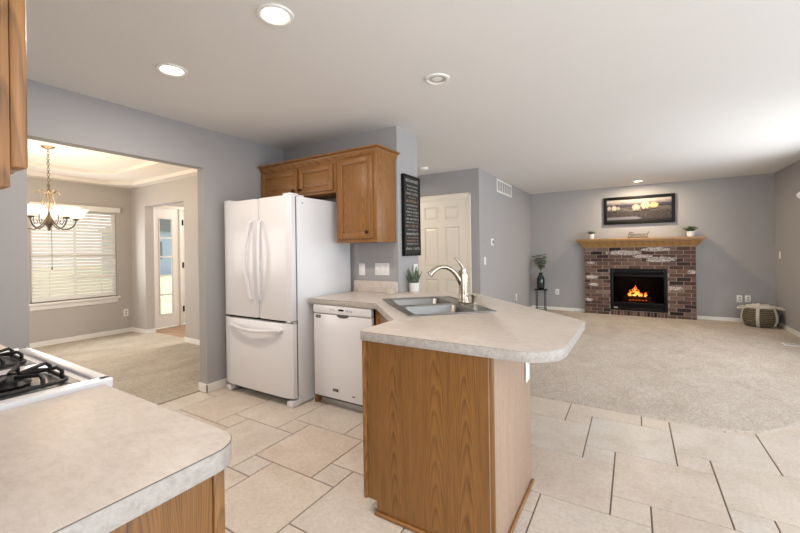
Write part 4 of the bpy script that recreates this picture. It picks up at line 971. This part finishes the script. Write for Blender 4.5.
me = bpy.data.meshes.new_from_object(to.evaluated_get(bpy.context.evaluated_depsgraph_get())); bpy.data.objects.remove(to)
wd = thing('word_sign', 'dark metal script word ornament standing on the middle of the mantel', 'sign', (.075, 8.19, MT))
ws = max(v.co.x for v in me.vertices)
me.transform(Matrix.Translation((-.17, 0, .012)) @ Matrix.Rotation(pi/2, 4, 'X') @ Matrix.Diagonal((.34/ws, 1, 1, 1)))
wo = bpy.data.objects.new('lettering', me); C.objects.link(wo); wo.parent = wd; me.materials.clear(); me.materials.append(M['bronze'])
MB().box(-.165, .165, -.012, .012, 0, .012, .003).build('base', M['bronze'], wd, local=True)

# plant stand with vase
sx0, sy0 = -1.625, 8.15
st = thing('plant_stand', 'thin black metal plant stand in the far left corner of the family room', 'plant stand', (sx0, sy0, .016))
MB().lathe([(.001, 0), (.128, 0), (.130, .004), (.130, .014), (.001, .014)], (sx0, sy0, .440), 32).build('top', M['black'], st)
for k in range(4):
    a = pi/4+k*pi/2+.35; MB().tube([(sx0+.115*cos(a), sy0+.115*sin(a), .016), (sx0+.115*cos(a), sy0+.115*sin(a), .442)], .007, 8).build('leg', M['black'], st)
mb = MB(); mb.tube([(sx0+.112*cos(2*pi*k/20), sy0+.112*sin(2*pi*k/20), .06) for k in range(20)], .004, 6, None, True); mb.build('ring', M['black'], st)
vs_ = thing('vase', 'dark blue glass vase with ribbed sides on the plant stand', 'vase', (sx0, sy0, .454))
MB().lathe([(.001, 0), (.050, 0), (.072, .03), (.080, .12), (.074, .22), (.05, .275), (.034, .295), (.036, .325), (.042, .34), (.034, .338), (.028, .30), (.001, .29)], (sx0, sy0, .454), 20).build('body', M['glassblue'], vs_, 20)
eu = thing('greenery_stems', 'grey-green leafy stems standing in the dark blue vase', 'plant', (sx0, sy0, .77))
rnd = random.Random(21); mbs_ = MB(); mbl = MB()
for i in range(11):
    a = i*2.399; sp_ = .05+.14*rnd.random(); h_ = .20+.17*rnd.random()
    P = [Vector((sx0, sy0, .752)) + Vector((cos(a)*sp_*(k/5)**1.4, sin(a)*sp_*(k/5)**1.4, .04+h_*k/5)) for k in range(6)]
    mbs_.tube(P, .0022, 5)
    for k in range(2, 6):
        for q in range(4):
            b2 = rnd.random()*6.28; mbl.leaf(P[k], (cos(b2), sin(b2), .5), .055+.02*rnd.random(), .032, .3, rnd.random(), 3, .001)
mbs_.build('stems', M['euc'], eu); mbl.build('leaves', M['euc'], eu, 60)

# basket in the corner
bx, by = 1.69, 8.07
bk = thing('woven_basket', 'round woven basket with cream straps in the far right corner', 'basket', (bx, by, .016))
MB().lathe([(.001, 0), (.17, 0), (.205, .03), (.232, .10), (.236, .16), (.222, .23), (.20, .29), (.190, .30), (.19, .285), (.21, .22), (.222, .15), (.21, .08), (.15, .02), (.001, .015)], (bx, by, .016), 40).build('body', M['weave'], bk)
for k in range(5):
    a = -pi/2 - .32 + (k-1)*1.02; ca, sa = cos(a), sin(a); n_ = (-sa, ca)
    b = bmesh.new(); pr = [(.172, .002), (.209, .03), (.237, .10), (.241, .16), (.227, .23), (.205, .295), (.19, .305)]
    rows_ = []
    for r_, z in pr:
        rows_.append([b.verts.new((bx+ca*q+n_[0]*w, by+sa*q+n_[1]*w, .016+z)) for (q, w) in ((r_-.003, -.02), (r_+.004, -.02), (r_+.004, .02), (r_-.003, .02))])
    for A, D in zip(rows_, rows_[1:]):
        for q in range(4): b.faces.new((A[q], A[(q+1) % 4], D[(q+1) % 4], D[q]))
    b.faces.new(rows_[0]); b.faces.new(rows_[-1]); bmesh.ops.recalc_face_normals(b, faces=b.faces[:])
    mb = MB(); mb._take(b); mb.build('strap', M['strap'], bk)
mb = MB(); mb.tube([(bx+.2*cos(2*pi*k/36), by+.2*sin(2*pi*k/36), .016+.30) for k in range(36)], .012, 8, None, True); mb.build('rim', M['strap'], bk)
for (a, s2) in ((pi+.3, 1), (-.35, -1)):
    ca, sa = cos(a), sin(a); P = [(bx+ca*(.2+.09*sin(pi*k/8))-sa*.07*cos(pi*k/8), by+sa*(.2+.09*sin(pi*k/8))+ca*.07*cos(pi*k/8), .016+.305-.025*sin(pi*k/8)) for k in range(9)]
    mb = MB(); mb.tube(P, .014, 8); mb.build('handle', M['strap'], bk)
b = bmesh.new(); bmesh.ops.create_icosphere(b, subdivisions=4, radius=1)
for v in b.verts:
    n1 = mnoise.fractal(v.co*2.2, 1, 2, 3); v.co = Vector((v.co.x*.17, v.co.y*.17, v.co.z*.055*(1+n1*.5))) + v.co*n1*.02
b.transform(Matrix.Translation((bx, by, .30)))
mb = MB(); mb._take(b); o = mb.build('throw_blanket', M['fabric']); tag(o, 'folded cream throw filling the woven basket', 'blanket')
